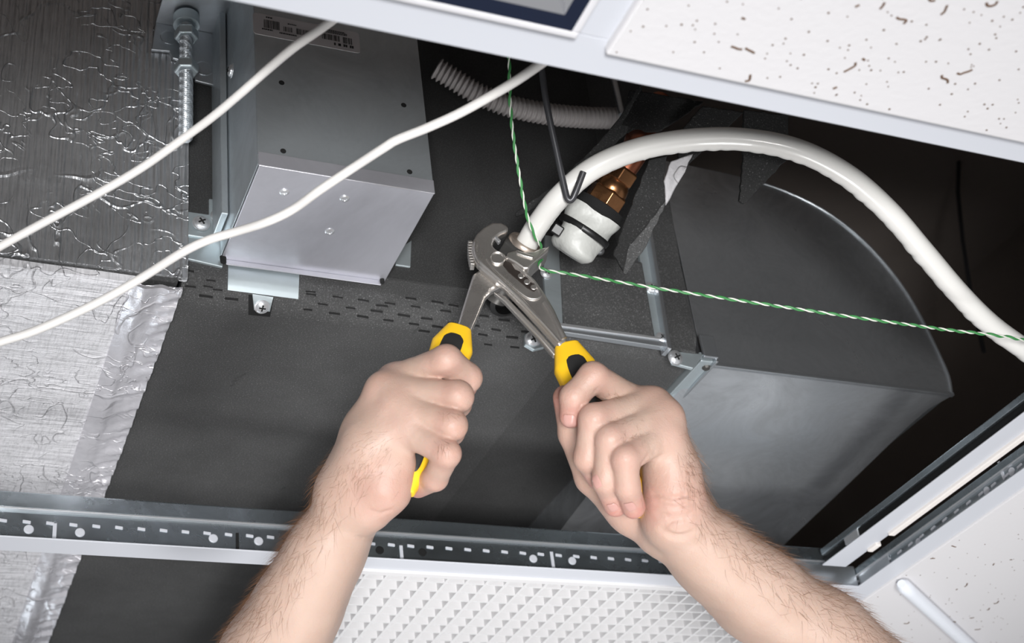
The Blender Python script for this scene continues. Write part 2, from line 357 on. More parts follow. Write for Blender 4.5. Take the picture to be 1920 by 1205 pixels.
mb = MB(); ring(mb, c1[0], c1[1], c1[2], c1[3], .003, zc+.002, zc+.07); mb.bb((c1[0], c1[1], zc+.061), (c1[2], c1[3], zc+.07)); mb.build('housing', MAT['white_metal'], t)
blade = MB(); blade.bb((-(c2[2]-c2[0])/2, -.002, 0), ((c2[2]-c2[0])/2, .002, .04)); b0 = blade.build('louvre_blade', MAT['mirror'], loc=(0, 0, 0)); b0.parent = t
for i in range(5):
    o = b0 if i == 0 else b0.copy()
    if i: COL.objects.link(o)
    o.location = (0, (i-2)*.095, .012)

# white strip stuck under the right tile
a, b = PZ(1690, 1094, zc-.007), PZ(1850, 1240, zc-.007)
mb = MB(); mb.tube([a, a+(b-a)*.02]+[a+(b-a)*(i/12) for i in range(1, 13)], [.004]+[.0068]*13, 14); o = mb.build('cable_trunking', MAT['plastic_white'], smooth=True)
tag(o, 'white plastic strip under the lower right ceiling tile', 'cable cover')

# ------------------------------------------------------------------ fan coil unit clad in black foam
XF0 = .1808            # foam starts at the foil duct's edge
XF1 = PY(1300, 600, YF).x
RC = .022
fcu = thing('fan_coil_unit', 'fan coil unit clad in black foam above the ceiling opening', 'air conditioner', ((XF0+XF1)/2, YF+.3, ZF))
def prof(r=RC, top=3.2, back=2.3):
    pts = [(YF, top)]+[(YF+r-r*math.cos(a), ZF+r-r*math.sin(a)) for a in [i*math.pi/16 for i in range(9)]]+[(back, ZF)]
    return pts
def hit_fcu(px, py):
    """sight line met with the rounded front-bottom edge; returns point and normal"""
    r = ray(px, py); best = None
    p = PY(px, py, YF)
    if p.z >= ZF+RC: return p, V((0, -1, 0))
    q = PZ(px, py, ZF)
    if q.y >= YF+RC: return q, V((0, 0, -1))
    lo, hi = min(p.y, q.y)/r.y*.97, max(p.y, q.y)/r.y*1.05
    cyc = V((0, YF+RC, ZF+RC))
    for i in range(400):
        s = lo+(hi-lo)*i/400; c = CAMP+r*s; d = V((0, c.y-cyc.y, c.z-cyc.z))
        if d.length <= RC: return c, d.normalized()
    return q, V((0, -.7, -.7))
XS = PZ(1040, 690, ZF).x; XS2 = PZ(800, 990, ZF).x; XS = (XS+XS2)/2     # seam in the underside
def skin(x0, x1, name, mat, dz=0, nx=2, front=True):
    P = prof() if front else [(YF+.10, ZF+.004), (YF+.12, ZF), (2.3, ZF)]
    mb = MB(); mb.grid(lambda u, v: V((x0+(x1-x0)*u, P[int(round(v*(len(P)-1)))][0], P[int(round(v*(len(P)-1)))][1]+dz)), nx, len(P)-1)
    # give the sheet its thickness
    n = len(mb.v); inner = [v+V((0, .006, .006)) for v in mb.v]; nf = [f[::-1] for f in mb.f]; mb.add(inner, nf)
    k = len(P); edge = list(range(k)); mb.f += [[edge[i], edge[i+1], edge[i+1]+n, edge[i]+n] for i in range(k-1)]; mb.m += [0]*(k-1)
    edge = [nx*k+i for i in range(k)]; mb.f += [[edge[i], edge[i]+n, edge[i+1]+n, edge[i+1]] for i in range(k-1)]; mb.m += [0]*(k-1)
    return mb.build(name, mat, fcu, smooth=True)
skin(XF0+.0005, XS, 'foam_sheet', MAT['foam'])
skin(XS, XF1-.0005, 'foam_sheet', MAT['foam2'], .0012)
mb = MB(); mb.bb((XF0+.002, YF-.0012, ZF+.034), (XF1-.062, YF+.001, 3.19)); mb.build('front_shade_liner', MAT['shade_liner'], fcu, bevel=.0005)  # smooth black sheet, its colour darkened to stand for shade on the front
# steel carcass inside the foam
MB().bb((XF0+.004, YF+.012, ZF+.012), (XF1-.004, 2.28, 3.19)).build('carcass', MAT['galv'], fcu)
# rows of short slits along the folded edge
sl = [(352, 508), (357, 537), (395, 526), (390, 537), (408, 543), (434, 560), (386, 555), (582, 547), (633, 557), (681, 563), (731, 569), (779, 575), (583, 552), (605, 570), (657, 577), (706, 583), (757, 591), (800, 597), (577, 580), (627, 587), (680, 593), (728, 600), (776, 607), (820, 612), (716, 573), (835, 583), (847, 606), (880, 590), (890, 610), (905, 627), (945, 600), (930, 618), (960, 632), (985, 622), (870, 626), (850, 573), (905, 592), (770, 560), (820, 567), (795, 620), (840, 640), (915, 645), (965, 650), (1000, 640)]
lipm = MB(); lipm.box((0, 0, .0004), (.0044, .0007, .0006)); s0 = lipm.build('slit', MAT['slit'], loc=(0, 0, 0))
lp2 = MB(); lp2.tube([V((-.0048+.0096*i/6, -.0012, -.0004+.0009*math.sin(math.pi*i/6))) for i in range(7)], .0009, 6); l0 = lp2.build('slit_lip', MAT['foam'], loc=(0, 0, 0), smooth=True)
def orient(o, p, n, parent, along=ex):
    n = V(n).normalized(); a = (V(along)-n*V(along).dot(n)).normalized(); b = n.cross(a)
    mm = Matrix((a, b, n)).transposed().to_4x4(); mm.translation = V(p)-parent_world(parent); o.parent = parent; o.matrix_local = mm; return o
for i, (x, y) in enumerate(sl):
    p, n = hit_fcu(x, y); o = s0 if i == 0 else s0.copy(); q = l0 if i == 0 else l0.copy()
    if i: COL.objects.link(o); COL.objects.link(q)
    j = V((1, random.uniform(-.05, .05), random.uniform(-.05, .05))); k = random.uniform(.75, 1.15)
    orient(o, p, n, fcu, j); orient(q, p, n, fcu, j); o.scale = q.scale = (k, k, 1)
# scuffs: small rubbed marks in the foam
mb = MB()
for (x, y, L) in ((450, 705, .012), (444, 712, .010), (438, 720, .008), (530, 915, .006), (780, 620, .008)):
    p, n = hit_fcu(x, y); mb.box(p+n*.0001, (L*.5, .0012, .0003), frame(n, V((.6, .4, .2))))
mb.build('scuffs', MAT['foam2'], fcu, bevel=.0003)['kind'] = 'stuff'
# screws
def screw_mesh(name='screw', r=.0052):
    mb = MB(); mb.lathe((0, 0, 0), ez, [(r*1.25, 0), (r*1.25, .0007), (r, .0009), (r*.97, .0022), (r*.7, .0032), (r*.3, .0036), (.0002, .0036)], 20)
    mb.box((0, 0, .0036), (r*.55, .0006, .0003), mi=1); mb.box((0, 0, .0036), (.0006, r*.55, .00031), mi=1)
    me = mb.build(name, [MAT['steel'], MAT['slit']], loc=(0, 0, 0), smooth=True, angle=30); return me
scr0 = screw_mesh(); used = [False]
def screw(p, n, parent, sc=1):
    o = scr0 if not used[0] else scr0.copy()
    if used[0]: COL.objects.link(o)
    used[0] = True; orient(o, p, n, parent, V((.8, .3, .5))); o.scale = (sc, sc, sc); return o
def plate(pts, Y, th, name, mat, parent, bevel=.0006):
    return MB().prism([PY(x, y, Y) for x, y in pts], (0, th, 0)).build(name, mat, parent, bevel=bevel)
# pale plate and tab under the control box
def wrap_plate(q4, lift, th, name, mat, nu=6, nv=14):
    def fn(u, v):
        (x0, y0), (x1, y1), (x2, y2), (x3, y3) = q4; xa = x0+(x1-x0)*u; ya = y0+(y1-y0)*u; xb_ = x3+(x2-x3)*u; yb_ = y3+(y2-y3)*u
        p, n = hit_fcu(xa+(xb_-xa)*v, ya+(yb_-ya)*v); return p+n*lift
    mb = MB(); mb.grid(fn, nu, nv); n = len(mb.v); mb.add([v+V((0, th*.7, th*.7)) for v in mb.v], [f[::-1] for f in mb.f]); k = nv+1
    for e in ([i for i in range(k)], [nu*k+i for i in range(k)][::-1], [i*k for i in range(nu+1)][::-1], [i*k+nv for i in range(nu+1)]):
        for i in range(len(e)-1): mb.f.append([e[i], e[i+1], e[i+1]+n, e[i]+n]); mb.m.append(0)
    return mb.build(name, mat, fcu, smooth=True, angle=40)
wrap_plate([(427, 492), (560, 510), (558, 560), (426, 543)], .0022, .002, 'mounting_plate', MAT['zinc'])
wrap_plate([(466, 552), (513, 558), (506, 592), (466, 588)], .0010, .001, 'tab_recess', MAT['slit'])
wrap_plate([(472, 550), (511, 556), (505, 580), (476, 577)], .0028, .0015, 'tab', MAT['zinc'])
p, n = hit_fcu(490, 571); screw(p+n*.0030, n, fcu, .9)
# plate at the left of the control box with its tab
plate([(350, 396), (392, 402), (392, 372), (415, 375), (418, 500), (350, 484)], YF-.003, .003, 'side_plate', MAT['zinc'], fcu)
plate([(352, 440), (398, 447), (412, 416), (408, 410), (396, 436), (352, 430)], YF-.0045, .0015, 'plate_step', MAT['zinc'], fcu)
screw(PY(377, 419, YF-.0046), (0, -1, 0), fcu, 1.05); screw(PY(408, 404, YF-.0046), (-.6, -1, 0), fcu, 1.0)
plate([(742, 470), (772, 450), (770, 500), (742, 496)], YF-.003, .003, 'side_plate', MAT['zinc'], fcu)
# steel frame round the service hatch
plate([(1022, 440), (1048, 445), (1058, 610), (1028, 606), (1020, 520)], YF-.004, .004, 'hatch_frame', MAT['zinc'], fcu)
plate([(1190, 420), (1216, 424), (1252, 652), (1226, 648)], YF-.004, .004, 'hatch_frame', MAT['zinc'], fcu)
plate([(1216, 424), (1222, 425), (1260, 654), (1252, 652)], YF-.012, .012, 'frame_lip', MAT['galv'], fcu)
plate([(1020, 606), (1255, 640), (1257, 652), (1020, 616)], YF-.006, .006, 'hatch_frame', MAT['galv'], fcu)
plate([(1018, 600), (1240, 632), (1240, 636), (1018, 606)], YF-.0075, .003, 'frame_lip', MAT['steel'], fcu, .0003)
plate([(1050, 470), (1205, 490), (1230, 634), (1057, 610)], YF-.006, .006, 'hatch_foam', MAT['foam'], fcu, .002)
plate([(1200, 380), (1256, 375), (1306, 660), (1258, 654), (1222, 430)], YF-.006, .006, 'foam_strip', MAT['foam2'], fcu, .001)
for x, y in ((1024, 512), (1221, 540), (1240, 634), (1122, 468)): screw(PY(x, y, YF-.0045), (0, -1, -.1), fcu, .85)
plate([(985, 625), (1010, 622), (1022, 650), (1002, 655), (985, 645)], YF-.004, .004, 'tab', MAT['zinc'], fcu)
screw(PY(998, 637, YF-.0045), (0, -1, -.3), fcu, 1.05)
plate([(1255, 655), (1320, 664), (1300, 690), (1262, 680)], YF-.003, .004, 'tab', MAT['zinc'], fcu)
screw(PY(1266, 671, YF-.0035), (0, -1, -.2), fcu, 1.05)
# drain stub under the pliers
p, n = hit_fcu(930, 560); mb = MB(); mb.lathe(p+V((0, -.012, -.004)), V((.15, -.35, -.9)), [(.012, -.02), (.012, .002), (.0145, .003), (.0145, .010), (.011, .012), (.010, .004)], 24); mb.build('drain_stub', MAT['black'], fcu, smooth=True)

# ------------------------------------------------------------------ foil-clad duct at the left
YL = YF-.006; ZL = ZF-.0025
XD1 = .1838
duct = thing('foil_duct', 'silver foil wrapped duct at the left of the black unit', 'duct', (-.1, YF+.3, ZL))
zt = PY(200, 500, YL).z-.003
def fwrink(seed, amp):
    r = np.random.default_rng(seed); W = [(r.normal(0, 60), r.normal(0, 60), r.uniform(0, 6.3), r.uniform(.3, 1)) for _ in range(14)]
    def f(a, b): return amp*sum(w*math.sin(kx*a+ky*b+p) for kx, ky, p, w in W)/6
    return f
fw = fwrink(1, .0011)
def slab(fn, nu, nv, off, name, mat, parent):
    mb = MB(); mb.grid(fn, nu, nv); n = len(mb.v); off = V(off)
    mb.add([v+off for v in mb.v], [f[::-1] for f in mb.f]); k = nv+1
    for e in ([i for i in range(k)], [nu*k+i for i in range(k)][::-1], [i*k for i in range(nu+1)][::-1], [i*k+nv for i in range(nu+1)]):
        for i in range(len(e)-1): mb.f.append([e[i], e[i+1], e[i+1]+n, e[i]+n]); mb.m.append(0)
    return mb.build(name, mat, parent, smooth=True, angle=50)
slab(lambda u, v: V((-.45+(XD1+.45)*u, YL+fw(-.45+(XD1+.45)*u, 3.15*v), zt+.003+(3.15-zt)*v)), 60, 50, (0, .006, 0), 'side_panel', MAT['foil_v'], duct)
xt0 = PZ(222, 600, ZL).x
fw2 = fwrink(2, .0009)
slab(lambda u, v: V((-.45+(xt0+.45+.003)*u, YL+.0015+1.35*v, ZL+fw2(u*.5, v*1.3))), 60, 110, (0, 0, .006), 'under_panel', MAT['foil_h'], duct)
MB().bb((-.45, YL+.003, ZL+.005), (XF0-.004, 2.28, 3.14)).build('core', MAT['foam2'], duct)
# tape run on the underside: smooth band plus a crinkled margin
xt1 = XF0-.0002
fw3 = fwrink(3, .0012)
def crink(u, v):
    x = xt0+(xt1-xt0)*u; y = YL+.003+1.33*v
    band = .0022*math.exp(-((u-.28)/.16)**2); mar = (.0012*math.sin(y*190+6*u+2*math.sin(y*37))+.0009*math.sin(y*420+11*u)) if u > .5 else 0
    return V((x, y, ZL-.0016-band+mar*min(1, (u-.5)*4)+fw3(u*.3, y)))
slab(crink, 18, 420, (0, 0, .003), 'tape', MAT['tape'], duct)

# ------------------------------------------------------------------ galvanised plenum at the right
YP = YF+.012
pl = thing('supply_plenum', 'galvanised sheet metal plenum with curved end at the right', 'duct', (XF1+.15, YP+.2, ZF))
arc = [(1316, 672), (1785, 741), (1778, 705), (1760, 663), (1735, 612), (1700, 550), (1655, 490), (1600, 435), (1540, 392), (1470, 358), (1390, 332), (1300, 312), (1238, 300)]
ap = [PY(x, y, YP) for x, y in arc]; ap[0].z = ZF; ap[1].z = ZF
MB().prism(ap, (0, .0016, 0)).build('side_sheet', MAT['galv_plenum'], pl, bevel=.0004)
# curved wrapper that follows the arc, running away from the viewer
mb = MB(); cur = spline(ap[1:], 3); n = len(cur); mb.add(cur+[p+V((0, .9, 0)) for p in cur], [(i, i+1, i+1+n, i+n) for i in range(n-1)]); mb.build('curved_sheet', MAT['galv_plenum'], pl, smooth=True)
mb = MB(); mb.tube([p+V((0, -.0006, 0)) for p in cur[:28]], .0013, 6); mb.build('seam', MAT['galv'], pl, smooth=True)
bot = [(1785, 741), (1742, 764), (1706, 795), (1640, 858), (1560, 935), (1462, 1028), (1380, 1110)]
NU, PU = V((0, .13, 1)).normalized(), V((0, YP, ZF))     # the underside drops as it runs away from the viewer
bp = [PP(x, y, PU, NU) for x, y in bot]
bl = [PP(x, y, PU, NU) for x, y in ((1328, 678), (1262, 745), (1180, 830), (1122, 898), (1066, 972), (1010, 1050), (960, 1120))]
bl[0].y = bp[0].y = YP; bl[0].z = bp[0].z = ZF
fw4 = fwrink(5, .0010)
def under(u, v):
    i = v*6; k = min(int(i), 5); f = i-k; a = bl[k].lerp(bl[k+1], f); b = bp[k].lerp(bp[k+1], f); p = a.lerp(b, u)
    return p+V((0, 0, -.0006+fw4(u*.12, v*.12)-.006*math.sin(math.pi*u)**.7*math.sin(math.pi*min(1, v*1.25))))
slab(under, 40, 40, (0, 0, .0014), 'under_sheet', MAT['galv_plenum'], pl)
mb = MB(); n = len(bl); mb.add(bl+[V((p.x, p.y, ZF+.004)) for p in bl], [(i, i+1, i+1+n, i+n) for i in range(n-1)]); mb.build('side_web', MAT['galv_plenum'], pl)
mb = MB(); mb.bb((PZ(1330, 680, ZF).x, YP-.0012, ZF-.0022), (bp[0].x, YP+.003, ZF+.0012)); mb.build('hem', MAT['galv'], pl, bevel=.0005)
# connecting flange between unit and plenum
xg0, xg1 = PZ(1282, 690, ZF).x, PZ(1318, 690, ZF).x
a = PZ(1316, 655, ZF-.004)
fl0 = PZ(1262, 745, ZF-.003); 
mb = MB(); mb.bb((XF1+.0005, YF+.002, ZF-.005), (XF1+.0125, 2.2, ZF+.004)); mb.build('connecting_flange', MAT['zinc'], pl, bevel=.0008)
mb = MB(); mb.bb((XF1+.0125, YF-.002, ZF-.007), (XF1+.015, 2.2, ZF+.012)); mb.bb((XF1+.0005, YF-.004, ZF-.004), (XF1+.0145, YF-.001, ZF+.018)); mb.build('flange_lip', MAT['galv'], pl, bevel=.0006)
MB().lathe(PZ(1322, 679, ZF)+V((0, 0, -.004)), ez, [(.003, -.003), (.0045, 0), (.0045, .004)], 8).build('rivet', MAT['nutdark'], pl)

# ------------------------------------------------------------------ control box
b0_ = PY(413, 487, YF-.004); zb = b0_.z; xb0 = b0_.x
ybf = PZ(474, 310, zb).y; xb1 = (PZ(819, 359, zb).x+PZ(722, 528, zb).x)/2; ztop = 3.15
cb = thing('control_box', 'zinc plated electrical control box with sticker and screw holes', 'control box', ((xb0+xb1)/2, (ybf+YF)/2, zb))
T = .0012
mb = MB(); mb.bb((xb0, ybf, zb+.011), (xb1, ybf+T, ztop)); mb.build('front_sheet', MAT['box'], cb, bevel=.0005)
mb = MB(); mb.bb((xb0, ybf+T, zb+.003), (xb0+T, YF-.004, ztop)); mb.build('side_sheet', MAT['box'], cb, bevel=.0004)
mb = MB(); mb.bb((xb1-T, ybf+T, zb+.003), (xb1, YF-.004, ztop)); mb.build('side_sheet', MAT['box'], cb, bevel=.0004)
mb = MB(); mb.bb((xb0-.006, YF-.035, zb+.02), (xb0-.001, YF-.005, ztop)); mb.build('side_channel', MAT['box'], cb, bevel=.0006)
mb = MB(); mb.bb((xb0+.0005, ybf-.0014, zb), (xb1-.0005, YF-.004, zb+T)); mb.bb((xb0, ybf-.0015, zb), (xb1, ybf-.0001, zb+.0125)); mb.bb((xb0+.004, YF-.0058, zb-.0045), (xb1-.004, YF-.0046, zb)); mb.build('bottom_cover', MAT['cover'], cb, bevel=.0007)
MB().lathe((xb0+.0015, YF-.007, zb-.002), ez, [(.0022, -.002), (.0026, .003)], 8).build('corner_notch', MAT['slit'], cb)
MB().lathe((xb1-.0035, YF-.007, zb-.002), ez, [(.0018, -.001), (.002, .003)], 8).build('corner_notch', MAT['slit'], cb)
for x, y in ((528, 155), (531, 283), (757, 197), (768, 322)):
    p = PY(x, y, ybf-.0001); MB().lathe(p, -ey, [(.0022, -.0005), (.0021, .0002), (.0012, .00025)], 14).build('screw_hole', MAT['slit'], cb)
for x, y in ((533, 360), (646, 372), (618, 434)):
    p = PZ(x, y, zb-.0001); MB().lathe(p, -ez, [(.0036, -.0003), (.0036, .0003), (.0026, .0010), (.0020, .0010), (.0016, .0003), (.0002, .0003)], 18).build('rivet', MAT['steel'], cb, smooth=True)
screw(V((xb0-.006, PX(435, 133, xb0-.006).y, PX(435, 133, xb0-.006).z)), (-1, 0, 0), cb, .9)
# sticker with barcodes and small print
sp = [PY(x, y, ybf-.0003) for x, y in ((474, 23), (675, 62), (677, 100), (474, 62))]
o_ = PY(475, 62, ybf-.0003); ux = PY(676, 100, ybf-.0003)-o_; W_ = ux.length; ux.normalize(); uz = ez; H_ = (PY(475, 23, ybf).z-o_.z)
st = MB(); cr = [(0, 0), (W_, 0), (W_, H_), (0, H_)]
def rrect(w_, h_, r):
    out = []
    for cx, cz, a0 in ((w_-r, r, -90), (w_-r, h_-r, 0), (r, h_-r, 90), (r, r, 180)):
        for i in range(5): a = math.radians(a0+i*22.5); out.append((cx+r*math.cos(a), cz+r*math.sin(a)))
    return out
stk = MB().prism([o_+ux*a+uz*b for a, b in rrect(W_, H_, .0028)], (0, .0003, 0)).build('sticker', MAT['sticker'], cb)
mb = MB(); r = random.Random(4)
def inkbox(u0, u1, v0, v1): c = o_+ux*((u0+u1)/2*W_)+uz*((v0+v1)/2*H_)+V((0, -.00015, 0)); mb.box(c, ((u1-u0)/2*W_, .00012, (v1-v0)/2*H_), (ux, ey, uz))
for u0, u1, v0, v1 in ((.10, .24, .36, .74), (.28, .36, .36, .58), (.40, .56, .34, .60), (.64, .80, .36, .62), (.84, .93, .33, .62)):
    u = u0
    while u < u1:
        wd = r.choice((.003, .004, .007)); inkbox(u, u+wd, v0, v1); u += wd+r.choice((.004, .006, .010))
for u0, u1, v0, v1 in ((.08, .18, .26, .31), (.24, .40, .22, .27), (.12, .18, .84, .89), (.60, .88, .70, .73), (.60, .88, .76, .79), (.60, .86, .82, .85), (.32, .40, .72, .76)):
    u = u0
    while u < u1: wd = r.uniform(.008, .02); inkbox(u, min(u+wd, u1), v0, v1); u += wd+.004
for u in (.75, .79, .80, .84, .86, .90, .92): inkbox(u, u+.016, .16, .27)
mb.build('print', MAT['ink'], stk)

# ------------------------------------------------------------------ threaded hanger rod with bracket
YR = YL-.020
rod = thing('hanger_rod', 'threaded steel hanger rod with two hex nuts in front of foil', 'threaded rod', PY(345, 262, YR))
zb_ = PY(345, 262, YR).z; xr_ = PY(349, 130, YR).x
mb = MB(); N = int((zb_+.19-zb_)/.0005); pth = []; nn = 16; vs = []; fs = []
turn = .0016
for i in range(N):
    z = zb_+i*.0005
    for j in range(nn):
        a = 2*math.pi*j/nn; ph = ((z-zb_)/turn - j/nn) % 1; rr = .0047+.0005*abs(ph*2-1)*2
        if i < 4: rr *= .7+.08*i
        vs.append(V((xr_+rr*math.cos(a), YR+rr*math.sin(a), z)))
for i in range(N-1):
    for j in range(nn): fs.append((i*nn+j, i*nn+(j+1) % nn, (i+1)*nn+(j+1) % nn, (i+1)*nn+j))
fs.append(list(range(nn-1, -1, -1))); mb.add(vs, fs)
mb.build('threaded_shaft', MAT['galv'], rod, smooth=True)
MB().tube([V((xr_, YR, zb_+.188)), V((xr_, YR, 3.30))], .005, 12).build('upper_shaft', MAT['galv'], rod, smooth=True)
def hexnut(c, ax, r, h, name, mat, parent, inner=.0052, ph=0):
    mb = MB(); mb.lathe(c, ax, [(inner, -h), (r*.88, -h), (r, -h*.75), (r, h*.75), (r*.88, h), (inner, h)], 6, phase=ph); return mb.build(name, mat, parent, bevel=.0006)
for x, y in ((347, 128), (350, 66)): hexnut(V((xr_, YR, PY(x, y, YR).z)), ez, .0098, .0046, 'hex_nut', MAT['zinc'], rod)
MB().lathe(V((xr_, YR, PY(350, 42, YR).z)), ez, [(.0105, -.004), (.0105, .006)], 24).build('spacer', MAT['zinc'], rod, smooth=True)
brk = thing('hanger_bracket', 'grey steel angle bracket clamped on the threaded rod', 'bracket', PY(350, 150, YL-.002))
pz0 = PY(345, 100, YL-.003)
MB().prism([PY(x, y, YL-.004) for x, y in ((292, 42), (424, 68), (405, 160), (366, 150), (360, 118), (324, 108), (318, 95), (284, 92))], (0, .003, 0)).build('back_plate', MAT['galv'], brk, bevel=.0006)
a = PY(292, 42, YL-.004); b = PY(424, 68, YL-.004); zs = (a.z+b.z)/2
MB().bb((a.x, YL-.045, zs), (b.x, YL-.002, zs+.003)).build('seat', MAT['galv'], brk, bevel=.0006)
for x, y in ((318, 70), (382, 128)): MB().lathe(PY(x, y, YL-.0042), -ey, [(.0075, -.0003), (.0075, .0004), (.006, .0006)], 20).build('embossed_ring', MAT['galv'], brk)

# ------------------------------------------------------------------ corrugated conduit
cp = [PY(x, y, YF-.016-.0*i) for i, (x, y) in enumerate(((818, 128), (850, 148), (900, 178), (960, 200), (1030, 214), (1095, 220), (1165, 222)))]
pp = spline(cp, 26); L = 0; acc = [0]
for i in range(1, len(pp)): acc.append(acc[-1]+(pp[i]-pp[i-1]).length)
rr = [.0088+.0013*math.sin(2*math.pi*a/.0046) for a in acc]
# resample finely
fine = []; 
for i in range(len(pp)-1): fine += [pp[i], pp[i].lerp(pp[i+1], .5)]
acc = [0]
for i in range(1, len(fine)): acc.append(acc[-1]+(fine[i]-fine[i-1]).length)
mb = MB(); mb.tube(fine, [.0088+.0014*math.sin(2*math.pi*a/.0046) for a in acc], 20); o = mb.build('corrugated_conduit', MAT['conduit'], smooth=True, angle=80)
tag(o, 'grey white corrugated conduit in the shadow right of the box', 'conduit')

# ------------------------------------------------------------------ copper valve with white wrapped pipe
DV = 1.112
vf = thing('pipe_valve', 'brass valve on a white wrapped pipe with black tie', 'pipe valve', PD(1066, 480, DV))
ax0, ax1 = PD(1066, 478, DV), PD(1118, 398, DV); av = (ax1-ax0).normalized(); LL = (ax1-ax0).length
mb = MB(); pts = [ax0+av*(LL*i/16) for i in range(17)]
def wr(s, t): r_ = .0192+.0018*math.sin(2*t+5*s)+.0012*math.sin(3*t-9*s); k = 1-.30*max(0, 1-s/.16)**2; return r_*k, r_*k
mb.tube(pts, 0, 28, rf=wr); mb.build('wrapped_pipe', MAT['wrap'], vf, smooth=True, angle=60)
tc = ax0.lerp(ax1, .56); mb = MB()
mb.tube([tc+(av.orthogonal().normalized()*math.cos(a)+av.cross(av.orthogonal().normalized())*math.sin(a))*.0210 for a in [i*2*math.pi/32 for i in range(33)]], 0, 8, rf=lambda s, t: (.0010, .0026), flat=av.orthogonal(), caps=False); mb.build('cable_tie', MAT['black'], vf, smooth=True)
q = PD(1045, 431, DV-.019); MB().box(q, (.0042, .004, .0042), frame(-FWD, av)).build('tie_head', MAT['black'], vf, bevel=.001)
c2 = ax1+av*.003; MB().lathe(c2, av, [(.017, -.004), (.0205, -.002), (.0205, .004), (.016, .005)], 28).build('rubber_ring', MAT['slit'], vf, smooth=True)
hexnut(ax1+av*.013, av, .0155, .007, 'brass_nut', MAT['brass'], vf, .008, .3)
MB().lathe(ax1+av*.020, av, [(.0125, -.002), (.0135, .001), (.0125, .006), (.011, .008), (.011, .014)], 24).build('valve_neck', MAT['brass'], vf, smooth=True)
hexnut(ax1+av*.034, av, .0135, .006, 'brass_nut', MAT['brass'], vf, .008, .1)
MB().tube(spline([ax1+av*.038, ax1+av*.06, PD(1195, 262, DV+.02), PD(1240, 190, DV+.05)], 6), .0098, 20).build('copper_pipe', MAT['copper'], vf, smooth=True)

# ------------------------------------------------------------------ torn pieces of foam insulation round the pipes
def scrap(name, pts, d, label, th=.006, mat=None, lean=0, jag=True, parent=None):
    P = []; r = random.Random(len(label)*7)
    for i in range(len(pts)):
        a, b = pts[i], pts[(i+1) % len(pts)]; n = max(2, int(math.hypot(b[0]-a[0], b[1]-a[1])/9)) if jag else 1
        for k in range(n):
            f = k/n; j = 1.3 if k and jag else 0; x = a[0]+(b[0]-a[0])*f+r.uniform(-j, j); y = a[1]+(b[1]-a[1])*f+r.uniform(-j, j)
            P.append(PD(x, y, d+lean*(y-pts[0][1])/100))
    o = MB().prism(P, FWD*th).build(name, mat or MAT['scrap'], parent, bevel=.0008)
    if parent: return o
    return tag(o, label, 'insulation', 'torn insulation round the pipes')
scrap('torn_foam', [(1199, 158), (1204, 166), (1166, 232), (1180, 236), (1176, 248), (1050, 362), (990, 398), (968, 406), (966, 399), (1040, 345), (1120, 270), (1160, 222)], 1.088, 'long torn black foam strip behind the white hose start', .007)
scrap('torn_foam', [(1180, 168), (1320, 190), (1240, 245), (1170, 250), (1166, 225)], 1.125, 'dark foam piece tucked under the near ceiling bar', .008)
flap = scrap('torn_foam', [(1216, 300), (1252, 290), (1244, 330), (1248, 376), (1215, 440), (1172, 514), (1150, 478), (1178, 400)], 1.075, 'large hanging black foam flap right of the brass valve', .006)
scrap('frayed_edge', [(1248, 376), (1246, 386), (1215, 455), (1174, 515), (1168, 512), (1180, 460), (1215, 420)], 1.0735, 'pale frayed lower edge on the large hanging foam flap', .004, m_foam('frayed_foam', .07, .3), parent=flap)
scrap('torn_foam', [(1318, 198), (1395, 210), (1290, 310), (1276, 304), (1262, 260)], 1.112, 'middle black foam shard above the hose curve', .007)
scrap('torn_foam', [(1395, 205), (1478, 215), (1478, 296), (1396, 382), (1386, 376), (1392, 320)], 1.110, 'pointed black foam shard hanging under the hose', .007)
scrap('foil_scrap', [(1258, 302), (1300, 288), (1280, 330), (1248, 386), (1244, 340)], 1.082, 'crumpled silver foil scrap hanging below the hose', .003, MAT['foil_scrap'])

# ------------------------------------------------------------------ white drain hose with its dark coupling nut
DH = 1.048
hp = [(984, 462, 1.062), (1012, 416, 1.054), (1052, 366, 1.044), (1115, 314, 1.044), (1200, 279, 1.046), (1300, 262, 1.048), (1400, 262, 1.048), (1500, 283, 1.046), (1590, 330, 1.052), (1665, 395, 1.066), (1730, 470, 1.083), (1800, 552, 1.104), (1862, 612, 1.122), (1940, 668, 1.145)]
path = spline([PD(*p) for p in hp]+[V((.88, .745, 2.652)), V((1.0, .80, 2.662)), V((1.28, .9, 2.65))], 14)
hd = thing('drain_hose', 'thick white drain hose arching from the gripped nut', 'hose', PD(984, 462, 1.05))
N_ = len(path)
def hr(s, t):
    side = math.cos(t-HPH); k = s*58; b = abs(math.sin(math.pi*k))*(.55+.45*math.sin(k*1.7)*math.sin(k*.63+1)); amp = .0010 if .25 < s < .93 else .0003
    d_ = amp*b*max(0, side-.35)/.65; return .0083+d_, .0083+d_
HPH = 0.0
